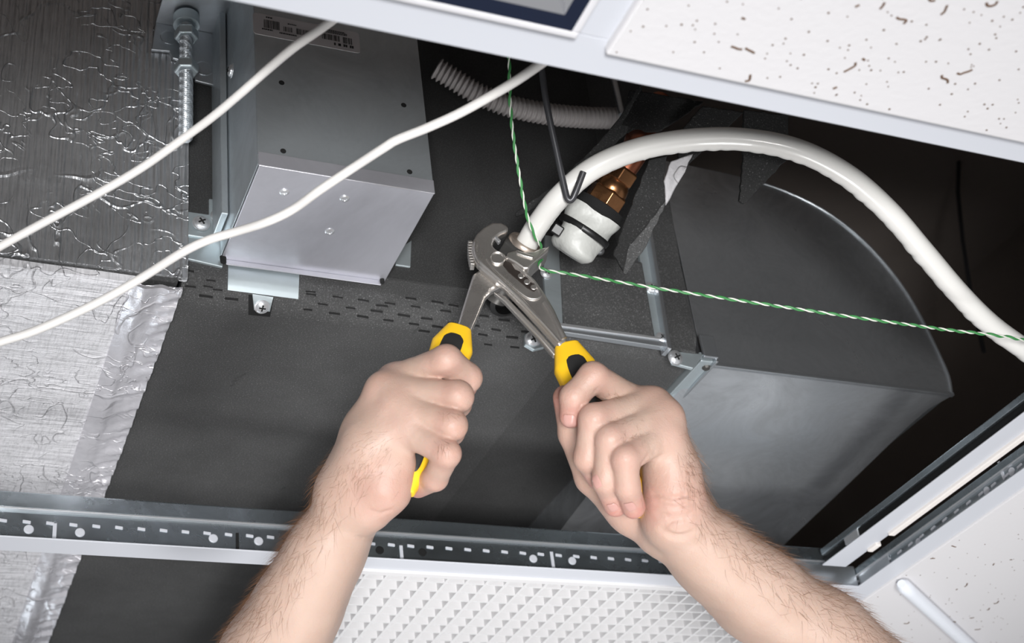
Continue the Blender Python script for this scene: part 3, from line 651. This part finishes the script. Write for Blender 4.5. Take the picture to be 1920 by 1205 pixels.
# find the angle that faces down in the tube's own frame
a_ = (path[1]-path[0]).normalized().orthogonal().normalized()
HPH = 2.2
mb = MB(); fine = spline(path[::2], 6); mb.tube(fine, 0, 28, rf=hr); mb.build('tube', MAT['hose'], hd, smooth=True, angle=80)
nx_ = (path[3]-path[0]).normalized()
nb = PD(984, 462, 1.062)
mb = MB(); mb.lathe(nb, nx_, [(.0165, -.014), (.0175, -.012), (.0175, -.001), (.0155, .001), (.009, .001)], 6, phase=.25); mb.build('coupling_nut', MAT['nutdark'], hd, bevel=.001)
mb = MB(); mb.lathe(nb, nx_, [(.0135, -.003), (.0142, .002), (.0132, .0038), (.0105, .0042), (.0086, .003)], 28); mb.build('threaded_ring', MAT['thread'], hd, smooth=True)
mb = MB(); mb.lathe(nb-nx_*.012, nx_, [(.010, -.035), (.010, .0)], 20); mb.build('pipe_stub', MAT['nutdark'], hd, smooth=True)

# ------------------------------------------------------------------ hooks, cables, twisted wire
hk = spline([PD(1012, 100, 1.035), PD(1024, 190, 1.034), PD(1045, 290, 1.033), PD(1058, 350, 1.031), PD(1064, 372, 1.030), PD(1072, 374, 1.030), PD(1080, 358, 1.030), PD(1094, 322, 1.031)], 6)
top = PD(1012, 100, 1.035); hk = [V((top.x-.02, top.y+.01, 3.30)), top+V((0, 0, .05))]+hk
o = MB().tube(hk, .0024, 12).build('hook_hanger', MAT['dark_wire'], smooth=True); tag(o, 'dark grey wire hook holding up the white hose', 'hook')
pv = PY(1152, 155, YF-.03); o = MB().tube([V((pv.x, pv.y, 3.30)), pv, PY(1166, 215, YF-.03)], .003, 10).build('hanger_wire', MAT['galv'], smooth=True); tag(o, 'thin steel wire above the corrugated conduit end', 'wire')
dk = [PY(1798, 296, 1.15), PY(1796, 360, 1.15), PY(1805, 450, 1.15), PY(1822, 560, 1.15), PY(1845, 660, 1.15)]
t = thing('hanging_rod', 'dark hanger rod in the deep shadow behind the hose', 'rod', dk[-1]); MB().tube([V((dk[0].x, dk[0].y, 3.3))]+dk, .003, 10).build('shaft', MAT['dark_wire'], t, smooth=True)
MB().lathe(dk[0], (dk[1]-dk[0]), [(.006, -.006), (.008, 0), (.006, .006)], 12).build('eyelet', MAT['dark_wire'], t, smooth=True)
c1 = [(-420, 690, .86), (-200, 575, .86), (-60, 497, .86), (0, 462, .86), (80, 418, .86), (170, 370, .86), (260, 318, .86), (340, 262, .86), (400, 218, .85), (450, 176, .84), (500, 132, .83), (550, 90, .81), (600, 55, .80), (640, 26, .79), (720, -30, .77)]
o = MB().tube(spline([PD(*p) for p in c1], 8), .0026, 14).build('white_cable', MAT['cable'], smooth=True); tag(o, 'upper white cable crossing the foil and the box sticker', 'cable', 'white cables')
c2_ = [(-420, 770, .88), (-200, 708, .88), (-60, 664, .88), (0, 641, .88), (60, 622, .88), (130, 592, .88), (200, 558, .88), (270, 518, .88), (340, 474, .87), (390, 450, .87), (440, 435, .87), (500, 416, .86), (550, 392, .86), (600, 356, .85), (660, 316, .85), (720, 277, .84), (745, 262, .84), (800, 240, .835), (860, 213, .83), (920, 180, .82), (970, 150, .81), (1025, 112, .80), (1100, 60, .78)]
o = MB().tube(spline([PD(*p) for p in c2_], 8), .00275, 14).build('white_cable', MAT['cable'], smooth=True); tag(o, 'lower white cable drooping across the box bottom and foil tape', 'cable', 'white cables')
gw = [(953, 80, 1.02), (955, 130, 1.02), (957, 200, 1.02), (963, 260, 1.022), (974, 330, 1.026), (984, 385, 1.030), (994, 422, 1.034), (1006, 448, 1.038), (1014, 462, 1.046), (1016, 480, 1.052), (1012, 497, 1.040), (1022, 506, 1.034), (1080, 515, 1.04), (1220, 538, 1.045), (1400, 565, 1.04), (1600, 594, 1.048), (1760, 616, 1.07), (1930, 640, 1.10)]
gp_ = spline([PD(*p) for p in gw]+[V((.90, .745, 2.672)), V((1.2, .86, 2.68))], 40)
tw = thing('twisted_wire', 'thin green and white twisted wire stretched across the opening', 'wire', PD(1016, 480, 1.052))
acc = [0]
for i in range(1, len(gp_)): acc.append(acc[-1]+(gp_[i]-gp_[i-1]).length)
def helix(ph):
    out = []
    for i, p in enumerate(gp_):
        tdir = (gp_[min(i+1, len(gp_)-1)]-gp_[max(i-1, 0)]).normalized(); u = tdir.cross(FWD).normalized(); v_ = tdir.cross(u); a = acc[i]/.0165*2*math.pi+ph
        out.append(p+u*(.00062*math.cos(a))+v_*(.00062*math.sin(a)))
    return out
MB().tube(helix(0), .00092, 8).build('green_strand', MAT['green'], tw, smooth=True)
MB().tube(helix(math.pi), .00058, 8).build('white_strand', MAT['white_ins'], tw, smooth=True)

# ------------------------------------------------------------------ water pump pliers, laid out in their own plane
HP, LB, RB = PD(955, 470, 1.052), PD(770, 915, .942), PD(1207, 965, .946)
PN = (LB-HP).cross(RB-HP).normalized()
if PN.dot(FWD) > 0: PN = -PN                       # towards the viewer
PNc = PN
def Q(x, y, off=0): return PP(x, y, HP, PN)+PN*off
def z1(u, v): return (840+u/4.0156, 380+v/4.0156)
pli = thing('water_pump_pliers', 'nickel water pump pliers with yellow and black grips on nut', 'pliers', HP)
def slabq(pts, o0, o1, name, mat, bevel=.0014, seg=3):
    P = [Q(*p, o1) for p in pts]; return MB().prism(P, PN*(o0-o1)).build(name, mat, pli, bevel=bevel, smooth=True, angle=35, seg=seg)
A_ = [z1(*p) for p in ((455, 205), (400, 172), (330, 172), (262, 210), (210, 260), (178, 320), (172, 390), (200, 465), (250, 520), (340, 592), (440, 680), (560, 805), (680, 935), (790, 1060), (835, 1110), (895, 1060), (845, 930), (800, 830), (760, 760), (715, 690), (650, 600), (570, 520), (490, 455), (415, 405), (352, 368), (330, 340), (345, 300), (395, 262), (440, 245))]
la = slabq(A_, -.003, .0045, 'upper_lever', MAT['nickel'], .0020)
# raised rim and oval slot of the front lever
def strip(pts, w_, o0, o1, name, mat, parent=la):
    P = spline([Q(*z1(*p), (o0+o1)/2) for p in pts], 6); mb = MB(); mb.tube(P, 0, 10, rf=lambda s, t: (w_, (o1-o0)/2), flat=P[0].cross(PN)); return mb.build(name, mat, parent, smooth=True, angle=70)
strip([(205, 330), (205, 400), (240, 470), (330, 555), (430, 645), (550, 765), (680, 905), (800, 1040), (835, 1080)], .0016, .0025, .0066, 'raised_rim', MAT['nickel'])
strip([(290, 450), (340, 520), (420, 600), (520, 690), (600, 745), (660, 752), (690, 725), (680, 680), (640, 620), (560, 545), (490, 485), (400, 420)], .0011, .003, .0060, 'slot_rim', MAT['nickel'])
strip([(725, 775), (765, 840), (820, 950), (870, 1050)], .0022, .003, .0066, 'raised_rim', MAT['nickel'])
slot = [z1(*p) for p in ((420, 460), (470, 480), (500, 530), (535, 545), (560, 580), (590, 590), (615, 625), (645, 640), (662, 680), (640, 700), (590, 670), (520, 610), (450, 550), (410, 500))]
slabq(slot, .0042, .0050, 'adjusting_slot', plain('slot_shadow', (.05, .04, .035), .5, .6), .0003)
for (u, v) in ((545, 580), (590, 625), (640, 665)):
    MB().lathe(Q(*z1(u, v), .0046), PN, [(.0024, -.001), (.0024, .0003), (.0018, .0008)], 14).build('slot_tooth', MAT['nickel'], pli, smooth=True)
MB().lathe(Q(*z1(368, 448), .0035), PN, [(.0058, 0), (.0058, .0022), (.0050, .0027), (.0044, .0022), (.0044, .0016), (.0002, .0016)], 28).build('pivot_pin', MAT['nickel'], pli, smooth=True, angle=30)
MB().prism([Q(*z1(*p), .006) for p in ((345, 290), (362, 285), (395, 318), (375, 335))], -PN*.004).build('jaw_tooth', MAT['steel'], pli, bevel=.0006)
B_jaw = [z1(*p) for p in ((440, 425), (505, 405), (560, 420), (640, 415), (690, 392), (752, 378), (735, 410), (655, 480), (600, 545), (560, 545), (500, 500), (430, 460))]
slabq(B_jaw, -.010, .0085, 'lower_jaw', MAT['nickel'], .0012)
slabq([z1(*p) for p in ((505, 408), (530, 420), (640, 455), (632, 480), (560, 462), (505, 440))], .0078, .0100, 'jaw_ridge', MAT['nickel'], .0010)
slabq([z1(*p) for p in ((640, 482), (752, 380), (745, 420), (590, 545))], .006, .0095, 'jaw_edge', MAT['nickel'], .0006)
B_sh = [z1(*p) for p in ((430, 440), (470, 520), (420, 600), (330, 640), (285, 690), (215, 860), (150, 1000), (60, 955), (105, 790), (160, 610), (190, 510), (260, 470), (330, 420))]
slabq(B_sh, -.011, -.0032, 'lower_lever', MAT['nickel'], .0024)
slabq([z1(*p) for p in ((345, 655), (430, 730), (560, 870), (690, 1010), (800, 1140), (830, 1110), (690, 950), (560, 815), (440, 690))], -.0075, -.002, 'lever_flank', MAT['nickel'], .0012)
# thick serrated jaw back
mb = MB()
for i in range(9):
    a = i/8; p = Q(*z1(166+16*a-30*a*(1-a), 310+160*a), -.001); mb.box(p, (.0016, .0010, .004), (RGT, (Q(*z1(180, 470))-Q(*z1(150, 320))).normalized(), PN))
mb.build('serrations', MAT['nickel'], pli, bevel=.0004)
# grips
def grip(path, wid, thick, inlay):
    P = spline([Q(x, y, -.002) for x, y in path], 8); N = len(P); W = np.interp(np.linspace(0, 1, N), np.linspace(0, 1, len(wid)), wid); Th = np.interp(np.linspace(0, 1, N), np.linspace(0, 1, len(thick)), thick)
    def rf(s, t):
        i = int(round(s*(N-1))); c, s_ = abs(math.cos(t)), abs(math.sin(t)); k = (c**3.2+s_**3.2)**(-1/3.2)
        return W[i]*k, Th[i]*k
    side = (P[1]-P[0]).cross(PN)
    g = MB(); g.tube(P, 0, 28, rf=rf, flat=side); g = g.build('grip', MAT['yellow'], pli, smooth=True, angle=45, bevel=.0012)
    def rf2(s, t):
        s2 = inlay[0]+(inlay[1]-inlay[0])*s; i = int(round(s2*(N-1))); e = math.sqrt(max(0, 1-(2*s-1)**8)); c, s_ = abs(math.cos(t)), abs(math.sin(t)); k = (c**3+s_**3)**(-1/3)
        return W[i]*.62*k*e+.0002, Th[i]*.6*k*e+.0002
    i0, i1 = int(inlay[0]*(N-1)), int(inlay[1]*(N-1)); PI_ = [p+PN*(Th[i0+k]*.52) for k, p in enumerate(P[i0:i1+1])]
    PI_ = [PI_[0].lerp(PI_[-1], j/40) if False else PI_[min(len(PI_)-1, int(j/40*(len(PI_)-1)))].lerp(PI_[min(len(PI_)-1, int(j/40*(len(PI_)-1))+1)], j/40*(len(PI_)-1) % 1) for j in range(41)]
    o = MB().tube(PI_, 0, 24, rf=rf2, flat=side).build('grip_inlay', MAT['blackgrip'], g, smooth=True, angle=60); return g
grip([(862, 612), (848, 648), (832, 690), (812, 760), (790, 835), (775, 885), (762, 922)], [.0085, .0148, .0130, .0095, .0085, .0080, .0052], [.0060, .0085, .0095, .0095, .0090, .0080, .0050], (.08, .90))
grip([(1062, 644), (1078, 685), (1096, 730), (1130, 805), (1168, 880), (1190, 925), (1207, 962)], [.0085, .0148, .0130, .0095, .0085, .0080, .0052], [.0060, .0085, .0095, .0095, .0090, .0080, .0050], (.10, .92))

# ------------------------------------------------------------------ the person: both arms, grown as one blended surface per arm
def cam3(x, y, d): return np.array([(x-960)/FPX*d, -(y-602.5)/FPX*d, d])
RM = np.array([RGT[:], UPV[:], FWD[:]]); CP = np.array(CAMP[:])
class Field:
    def __init__(s, lo, hi, h):
        s.lo = np.array(lo, float); s.h = h; s.n = np.ceil((np.array(hi)-s.lo)/h).astype(int)+1
        s.F = np.full(s.n, 1.0, np.float32); s.ax = [s.lo[i]+np.arange(s.n[i])*h for i in range(3)]
    def blank(s): return np.full(s.n, 1.0, np.float32)
    def sub(s, pts, pad):
        a = np.clip(np.floor((np.min(pts, 0)-pad-s.lo)/s.h).astype(int), 0, s.n-1); b = np.clip(np.ceil((np.max(pts, 0)+pad-s.lo)/s.h).astype(int)+1, 1, s.n)
        return tuple(slice(a[i], max(b[i], a[i]+1)) for i in range(3))
    def cone(s, a, b, ra, rb, pad=.016):
        sl = s.sub([a, b], max(ra, rb)+pad); X, Y, Z = np.meshgrid(s.ax[0][sl[0]], s.ax[1][sl[1]], s.ax[2][sl[2]], indexing='ij')
        ab = b-a; q = max(ab@ab, 1e-9); t = np.clip(((X-a[0])*ab[0]+(Y-a[1])*ab[1]+(Z-a[2])*ab[2])/q, 0, 1)
        d = np.sqrt((X-a[0]-t*ab[0])**2+(Y-a[1]-t*ab[1])**2+(Z-a[2]-t*ab[2])**2)-(ra+t*(rb-ra)); return sl, d.astype(np.float32)
    @staticmethod
    def smin(a, b, k):
        h = np.maximum(k-np.abs(a-b), 0)/k; return np.minimum(a, b)-h*h*k*.25
    def chain(s, pts, rad, k, F=None):
        F = s.blank() if F is None else F
        for i in range(len(pts)-1):
            sl, d = s.cone(pts[i], pts[i+1], rad[i], rad[i+1]); F[sl] = s.smin(F[sl], d, k)
        return F
    def merge(s, G, k): s.F = s.smin(s.F, G, k)
    def carve(s, pts, r, k):
        for i in range(len(pts)-1):
            sl, d = s.cone(pts[i], pts[i+1], r, r, .008); s.F[sl] = -s.smin(-s.F[sl], d, k)
    def at(s, p):
        i = (p-s.lo)/s.h; i0 = np.clip(np.floor(i).astype(int), 0, s.n-2); f = i-i0; v = 0
        for c in range(8):
            o = np.array([c & 1, c >> 1 & 1, c >> 2 & 1]); v += s.F[tuple(i0+o)]*np.prod(np.where(o, f, 1-f))
        return v
    def hit(s, x, y, d0, d1):
        d = d0
        while d < d1:
            p = cam3(x, y, d); v = s.at(p)
            if v < .0002: return p
            d += max(.0004, min(v, .004)*.8)
        return None
    def normal(s, p):
        e = s.h; g = np.array([s.at(p+np.eye(3)[i]*e)-s.at(p-np.eye(3)[i]*e) for i in range(3)]); return g/(np.linalg.norm(g)+1e-9)
    def mesh(s):
        F = s.F; I = F < 0; n = s.n; c = [I[a:n[0]-1+a, b:n[1]-1+b, d:n[2]-1+d] for a in (0, 1) for b in (0, 1) for d in (0, 1)]
        cnt = sum(x.astype(np.int8) for x in c); act = (cnt > 0) & (cnt < 8); ci = np.argwhere(act); idx = np.full(act.shape, -1, np.int64); idx[act] = np.arange(len(ci))
        acc = np.zeros((len(ci), 3)); num = np.zeros(len(ci)); offs = [np.array([a, b, d]) for a in (0, 1) for b in (0, 1) for d in (0, 1)]
        val = np.stack([F[ci[:, 0]+o[0], ci[:, 1]+o[1], ci[:, 2]+o[2]] for o in offs], 1)
        for i in range(8):
            for a in (4, 2, 1):
                if i & a: continue
                j = i | a; v0, v1 = val[:, i], val[:, j]; cr = (v0 < 0) != (v1 < 0); t = np.where(cr, v0/np.where(cr, v0-v1, 1), 0)[:, None]
                acc += np.where(cr[:, None], offs[i]+t*(offs[j]-offs[i]), 0); num += cr
        Vv = s.lo+(ci+acc/num[:, None])*s.h; faces = []
        for ax in range(3):
            u, w_ = [(1, 2), (2, 0), (0, 1)][ax]; sa = [slice(None)]*3; sb = [slice(None)]*3; sa[ax] = slice(0, n[ax]-1); sb[ax] = slice(1, n[ax])
            A, B = I[tuple(sa)], I[tuple(sb)]; e = np.argwhere(A != B); ok = (e[:, u] > 0) & (e[:, w_] > 0) & (e[:, u] < n[u]-1) & (e[:, w_] < n[w_]-1); e = e[ok]; du = np.eye(3, dtype=int)[u]; dw = np.eye(3, dtype=int)[w_]
            q = np.stack([idx[tuple((e-du-dw).T)], idx[tuple((e-dw).T)], idx[tuple(e.T)], idx[tuple((e-du).T)]], 1); flip = ~A[tuple(e.T)]; q[flip] = q[flip][:, ::-1]; faces.append(q)
        return Vv, np.concatenate(faces)
def toworld(Vc): return Vc@RM+CP
MM = .001
class Arm: pass
def build_arm(J):
    allp = np.array([p for ch in J['bbox'] for p in [ch]]); lo = allp.min(0)-.05; hi = allp.max(0)+.05
    f = Field(lo, hi, .0015); C = lambda L: [cam3(*p) for p in L]
    # forearm: two bones' worth of flesh side by side, deeply blended
    for pts, rad in J['forearm']: f.chain(C(pts), [r*MM for r in rad], .022, f.F)
    for pts, rad in J['palm']: f.chain(C(pts), [r*MM for r in rad], .009, f.F)
    G = []
    for pts, rad in J['fingers']:
        P = C(pts); R_ = [r*MM for r in rad]; f.chain([P[0], P[0]+(P[1]-P[0])*.38], [R_[0], R_[0]+(R_[1]-R_[0])*.38], .007, f.F); G.append((P, R_))
    for P, R_ in G: f.merge(f.chain(P, R_, .0032), .0013)
    for (pts, r, k) in J['creases']:
        W = [f.hit(x, y, .80, 1.15) for x, y in pts]; W = [w for w in W if w is not None]
        if len(W) > 1: f.carve(W, r*MM, k*MM)
    return f
d0 = .950
# --- the hand on the left handle (knuckles to the left, fingers folding away behind the handle)
HR = dict(
    forearm=[([(655, 945, d0+.004), (605, 1040, d0+.012), (560, 1130, d0+.020), (510, 1230, d0+.03), (420, 1400, d0+.05)], [19, 19.5, 23.5, 28.5, 31]),
             ([(668, 940, d0+.026), (612, 1035, d0+.038), (565, 1125, d0+.05), (512, 1225, d0+.06), (425, 1400, d0+.075)], [19, 19.5, 24, 29, 31])],
    palm=[([(652, 930, d0+.004), (700, 840, d0-.004), (762, 800, d0-.012)], [20, 19, 12]),
          ([(655, 920, d0+.010), (705, 820, d0+.002), (745, 764, d0-.006)], [20, 17.5, 13.2]),
          ([(650, 915, d0+.020), (690, 810, d0+.012), (722, 734, d0+.004)], [19, 15.5, 13.5]),
          ([(655, 905, d0+.032), (705, 800, d0+.026), (742, 715, d0+.018)], [18, 15, 12]),
          ([(690, 945, d0-.002), (722, 915, d0-.006), (748, 868, d0-.008)], [18, 16, 11]),
          ([(668, 945, d0+.03), (720, 890, d0+.036), (770, 830, d0+.036)], [18, 17, 13])],
    fingers=[([(742, 715, d0+.018), (837, 675, d0-.006), (876, 708, d0+.006), (872, 726, d0+.024)], [11, 10, 9.6, 8]),
             ([(723, 735, d0+.004), (858, 743, d0-.015), (857, 756, d0+.014), (842, 770, d0+.026)], [11.5, 10.2, 9.4, 8]),
             ([(746, 764, d0-.006), (847, 797, d0-.023), (845, 809, d0+.004), (832, 824, d0+.018)], [11.5, 9.9, 9.0, 8]),
             ([(762, 803, d0-.012), (838, 850, d0-.030), (816, 896, d0-.010), (784, 912, d0+.010)], [10.5, 8.8, 8.2, 7.6]),
             ([(700, 900, d0+.040), (770, 810, d0+.046), (822, 725, d0+.040), (850, 680, d0+.034)], [14, 12, 10, 8.5])],
    creases=[([(790, 858), (804, 862)], .4, 2.0), ([(836, 712), (840, 700)], .4, 1.5),
             ([(690, 955), (712, 962), (735, 955)], .35, 2.0), ([(672, 1006), (690, 1009), (702, 1006)], .45, 2.2)])
# --- the hand on the right handle (fingertips in view, thumb behind)
HL = dict(
    forearm=[([(1268, 975, d0+.004), (1340, 1040, d0+.014), (1420, 1103, d0+.024), (1540, 1195, d0+.036), (1760, 1360, d0+.06)], [20, 20, 24, 29, 31]),
             ([(1262, 985, d0+.028), (1335, 1050, d0+.040), (1412, 1115, d0+.052), (1530, 1208, d0+.066), (1750, 1375, d0+.09)], [20, 20, 24.5, 29.5, 31])],
    palm=[([(1268, 958, d0+.002), (1262, 890, d0-.002), (1244, 817, d0-.008)], [20, 16, 12]),
          ([(1270, 950, d0+.010), (1258, 880, d0+.006), (1245, 785, d0+.000)], [19, 15.5, 13.2]),
          ([(1262, 955, d0+.022), (1248, 870, d0+.018), (1222, 762, d0+.010)], [19, 15.5, 13.2]),
          ([(1250, 960, d0+.034), (1235, 870, d0+.032), (1205, 765, d0+.024)], [18, 15, 12]),
          ([(1264, 970, d0+.000), (1262, 930, d0-.004), (1252, 885, d0-.004)], [19, 16, 12]),
          ([(1240, 985, d0+.026), (1190, 945, d0+.034), (1150, 895, d0+.036)], [20, 18, 14])],
    fingers=[([(1205, 765, d0+.024), (1112, 706, d0-.006), (1076, 744, d0-.010), (1071, 780, d0-.004)], [11, 9.6, 9, 8]),
             ([(1222, 762, d0+.010), (1114, 785, d0-.018), (1102, 858, d0-.016), (1122, 895, d0+.000)], [11.5, 9.8, 9, 8]),
             ([(1245, 785, d0+.000), (1144, 824, d0-.026), (1136, 900, d0-.024), (1154, 946, d0-.010)], [11.5, 9.6, 8.8, 8]),
             ([(1240, 818, d0-.008), (1172, 860, d0-.034), (1176, 912, d0-.030), (1188, 950, d0-.018)], [10.5, 8.8, 8.2, 7.8]),
             ([(1185, 955, d0+.030), (1112, 893, d0+.038), (1076, 812, d0+.034), (1060, 745, d0+.022)], [16, 12.5, 10.5, 8.5])],
    creases=[([(1203, 872), (1212, 858), (1228, 846), (1245, 832)], .5, 2.2), ([(1203, 868), (1225, 862), (1243, 853)], .35, 2.0), ([(1216, 850), (1222, 836)], .4, 1.8),
             ([(1112, 740), (1120, 728)], .5, 1.8), ([(1224, 925), (1262, 934), (1300, 926)], .5, 2.6), ([(1228, 942), (1265, 951), (1305, 940)], .5, 2.6), ([(1232, 962), (1268, 969), (1305, 960)], .5, 2.6), ([(1240, 992), (1258, 1003), (1276, 1006), (1300, 998)], .9, 3.4), ([(1246, 985), (1262, 975), (1290, 972)], .6, 2.6)])
arms = []
for J in (HR, HL):
    pts = [p for part in ('forearm', 'palm', 'fingers') for ch, _ in J[part] for p in ch]; J['bbox'] = [cam3(*p) for p in pts]; arms.append(build_arm(J))
Vs, Fs, flush, off = [], [], [], 0
for f, J in zip(arms, (HR, HL)):
    Vc, q = f.mesh(); Vs.append(toworld(Vc)); Fs.append(q+off); off += len(Vc)
    fl = np.zeros(len(Vc))
    for pts, rad in J['fingers']:
        for (k, wgt, sg) in ((1, .55, .009), (2, .5, .009), (3, 1.0, .012)):
            fl = np.maximum(fl, wgt*np.exp(-((Vc-cam3(*pts[k]))**2).sum(1)/(2*sg**2)))
    for pts, rad in J['palm'][:4]: fl = np.maximum(fl, .5*np.exp(-((Vc-cam3(*pts[-1]))**2).sum(1)/(2*.010**2)))
    for pts, rad in J['palm'][4:]: fl = np.maximum(fl, .6*np.exp(-((Vc-cam3(*pts[1]))**2).sum(1)/(2*.016**2)))
    flush.append(fl)
VW = np.concatenate(Vs); FW = np.concatenate(Fs); flush = np.concatenate(flush)
org = np.array([VW[:, 0].mean(), VW[:, 1].mean(), VW[:, 2].min()])
me = bpy.data.meshes.new('person'); me.from_pydata((VW-org).tolist(), [], FW.tolist()); me.polygons.foreach_set('use_smooth', [True]*len(me.polygons))
at = me.attributes.new('flush', 'FLOAT', 'POINT'); at.data.foreach_set('value', flush.astype(np.float32))
person = bpy.data.objects.new('person', me); COL.objects.link(person); person.location = org
tag(person, 'bare hairy forearms reaching up, both hands gripping the pliers', 'person')
t = NT('skin'); a_ = t.n('ShaderNodeAttribute'); a_.attribute_name = 'flush'
big = t.noise(22, 4, .6); fi = t.noise(160, 3, .6)
basec = t.ramp(big, [(.3, (.485, .335, .265)), (.7, (.54, .39, .318))])
mx = t.n('ShaderNodeMix'); mx.data_type = 'RGBA'; t.l(t.math('MULTIPLY', a_.outputs['Fac'], t.mr(fi, .3, .7, .7, 1.15)), mx.inputs[0]); t.l(basec, mx.inputs[6]); mx.inputs[7].default_value = (.53, .235, .195, 1)
pores = t.bump(t.vor(900), .18, .0004); pores = t.bump(t.noise(260, 4, .7), .45, .0008, pores)
MAT['skin'] = t.set(Base_Color=mx.outputs[2], Roughness=.46, Normal=pores, Subsurface_Weight=.18, Subsurface_Radius=(.012, .004, .002), Subsurface_Scale=.35, Specular_IOR_Level=.4)
me.materials.append(MAT['skin'])
# fingernails, laid on the fingertip surface
def nail(f, x, y, along, w_, l_):
    p = f.hit(x, y, .8, 1.1)
    if p is None: return
    n = f.normal(p); a = cam3(x+along[0], y+along[1], p[2])-p; a = a-n*(a@n); a /= np.linalg.norm(a); b = np.cross(n, a); mb = MB(); rows = []
    for i in range(9):
        for j in range(9):
            u, v = i/8*2-1, j/8*2-1; k = math.sqrt(max(0, 1-abs(v)**3*.55)) if v > 0 else math.sqrt(max(0, 1-abs(v)**4*.5)); c = p+a*(v*l_)+b*(u*w_*k)
            s_ = f.at(c); c = c-n*(s_-.0006+(.0002 if abs(u) > .9 or abs(v) > .9 else 0)); rows.append(V(toworld(c)))
    mb.add(rows, [(i*9+j, (i+1)*9+j, (i+1)*9+j+1, i*9+j+1) for i in range(8) for j in range(8)])
    n = len(mb.v); nw = V(RM.T@f.normal(p)); mb.add([q-nw*.0008 for q in rows], [g[::-1] for g in mb.f])
    mb.build('fingernail', MAT['nail'], person, smooth=True)
MAT['nail'] = plain('nail', (.55, .31, .27), .26)
nail(arms[1], 1068, 789, (2, 40), .0039, .0046); nail(arms[1], 1118, 903, (22, 30), .0033, .0042); nail(arms[1], 1182, 950, (14, 40), .0034, .0040); nail(arms[1], 1149, 951, (14, 40), .0032, .0036)
# hair: thin tapered strands on the outer side of both forearms and the backs of fingers
def strands(f, seeds, name):
    mb = MB(); vs = []; fs = []
    for p, n, tdir, L, r in seeds:
        pts = []; q = p.copy(); t_ = tdir+n*random.uniform(.25, .6); t_ /= np.linalg.norm(t_); bend = np.cross(n, tdir)*random.gauss(0, .35)-n*.22
        for k in range(5): pts.append(q.copy()); q = q+t_*(L/4); t_ = t_+bend*.28; t_ /= np.linalg.norm(t_)
        b = len(vs); s1 = np.cross(t_, n); s1 /= np.linalg.norm(s1)+1e-9; s2 = np.cross(t_, s1)
        for k, c in enumerate(pts):
            rr = r*(1-k/4.6)
            for a in (0, 2.094, 4.189): vs.append(V(toworld(c+s1*(rr*math.cos(a))+s2*(rr*math.sin(a)))))
        for k in range(4):
            for j in range(3): fs.append((b+k*3+j, b+k*3+(j+1) % 3, b+k*3+3+(j+1) % 3, b+k*3+3+j))
    mb.v = vs; mb.f = fs; mb.m = [0]*len(fs); o = mb.build(name, MAT['hair'], person, smooth=True); o['kind'] = 'stuff'; return o
MAT['hair'] = plain('arm_hair', (.20, .095, .045), .5)
def seed_arm(f, J, outer, count, ymin):
    Vc, q = f.mesh(); w0, w1 = cam3(*J['forearm'][0][0][0]), cam3(*J['forearm'][0][0][-1]); ax = (w1-w0)/np.linalg.norm(w1-w0)
    outer = np.array(outer, float); outer /= np.linalg.norm(outer); idx = rng.permutation(len(Vc)); out = []
    s = (Vc-w0)@ax
    for i in idx:
        if len(out) >= count: break
        if s[i] < ymin or s[i] > .19: continue
        n = f.normal(Vc[i]); k = n@outer
        pr = min(1, max(0, (k+.05)/.7))*min(1, max(0, (s[i]-ymin)/.03+.15))
        if random.random() > pr**1.5: continue
        tdir = ax*random.uniform(.2, .9)+np.cross(n, ax)*random.gauss(0, .55)*1.0+np.array([0, -.3, 0]); tdir = tdir-n*(tdir@n); tdir /= np.linalg.norm(tdir)
        out.append((Vc[i], n, tdir, random.uniform(.007, .017), random.uniform(.00005, .0001)))
    return out
strands(arms[0], seed_arm(arms[0], HR, (-.85, .35, -.25), 1900, -.028), 'arm_hair')
strands(arms[1], seed_arm(arms[1], HL, (.6, .75, -.25), 1900, -.040), 'arm_hair')
def seed_px(f, spots, L):
    out = []
    for x, y, sx, sy, n_, dr in spots:
        for _ in range(n_):
            p = f.hit(random.gauss(x, sx), random.gauss(y, sy), .8, 1.1)
            if p is None: continue
            n = f.normal(p); a = np.array([dr[0]+random.gauss(0, .3), -dr[1]+random.gauss(0, .3), 0]); a = a-n*(a@n); a /= np.linalg.norm(a); out.append((p, n, a, random.uniform(*L), .00006))
    return out
strands(arms[1], seed_px(arms[1], [(1165, 748, 16, 4, 26, (-.5, -.8)), (1170, 788, 16, 6, 26, (-.3, .9)), (1190, 818, 14, 8, 24, (-.4, .9)), (1292, 868, 6, 30, 90, (.1, .9))], (.004, .008)), 'finger_hair')
strands(arms[0], seed_px(arms[0], [(835, 838, 9, 6, 26, (.3, .9)), (845, 775, 10, 4, 16, (.5, .6)), (700, 855, 22, 24, 90, (-.6, .5)), (665, 890, 22, 20, 90, (-.4, .8))], (.004, .009)), 'finger_hair')
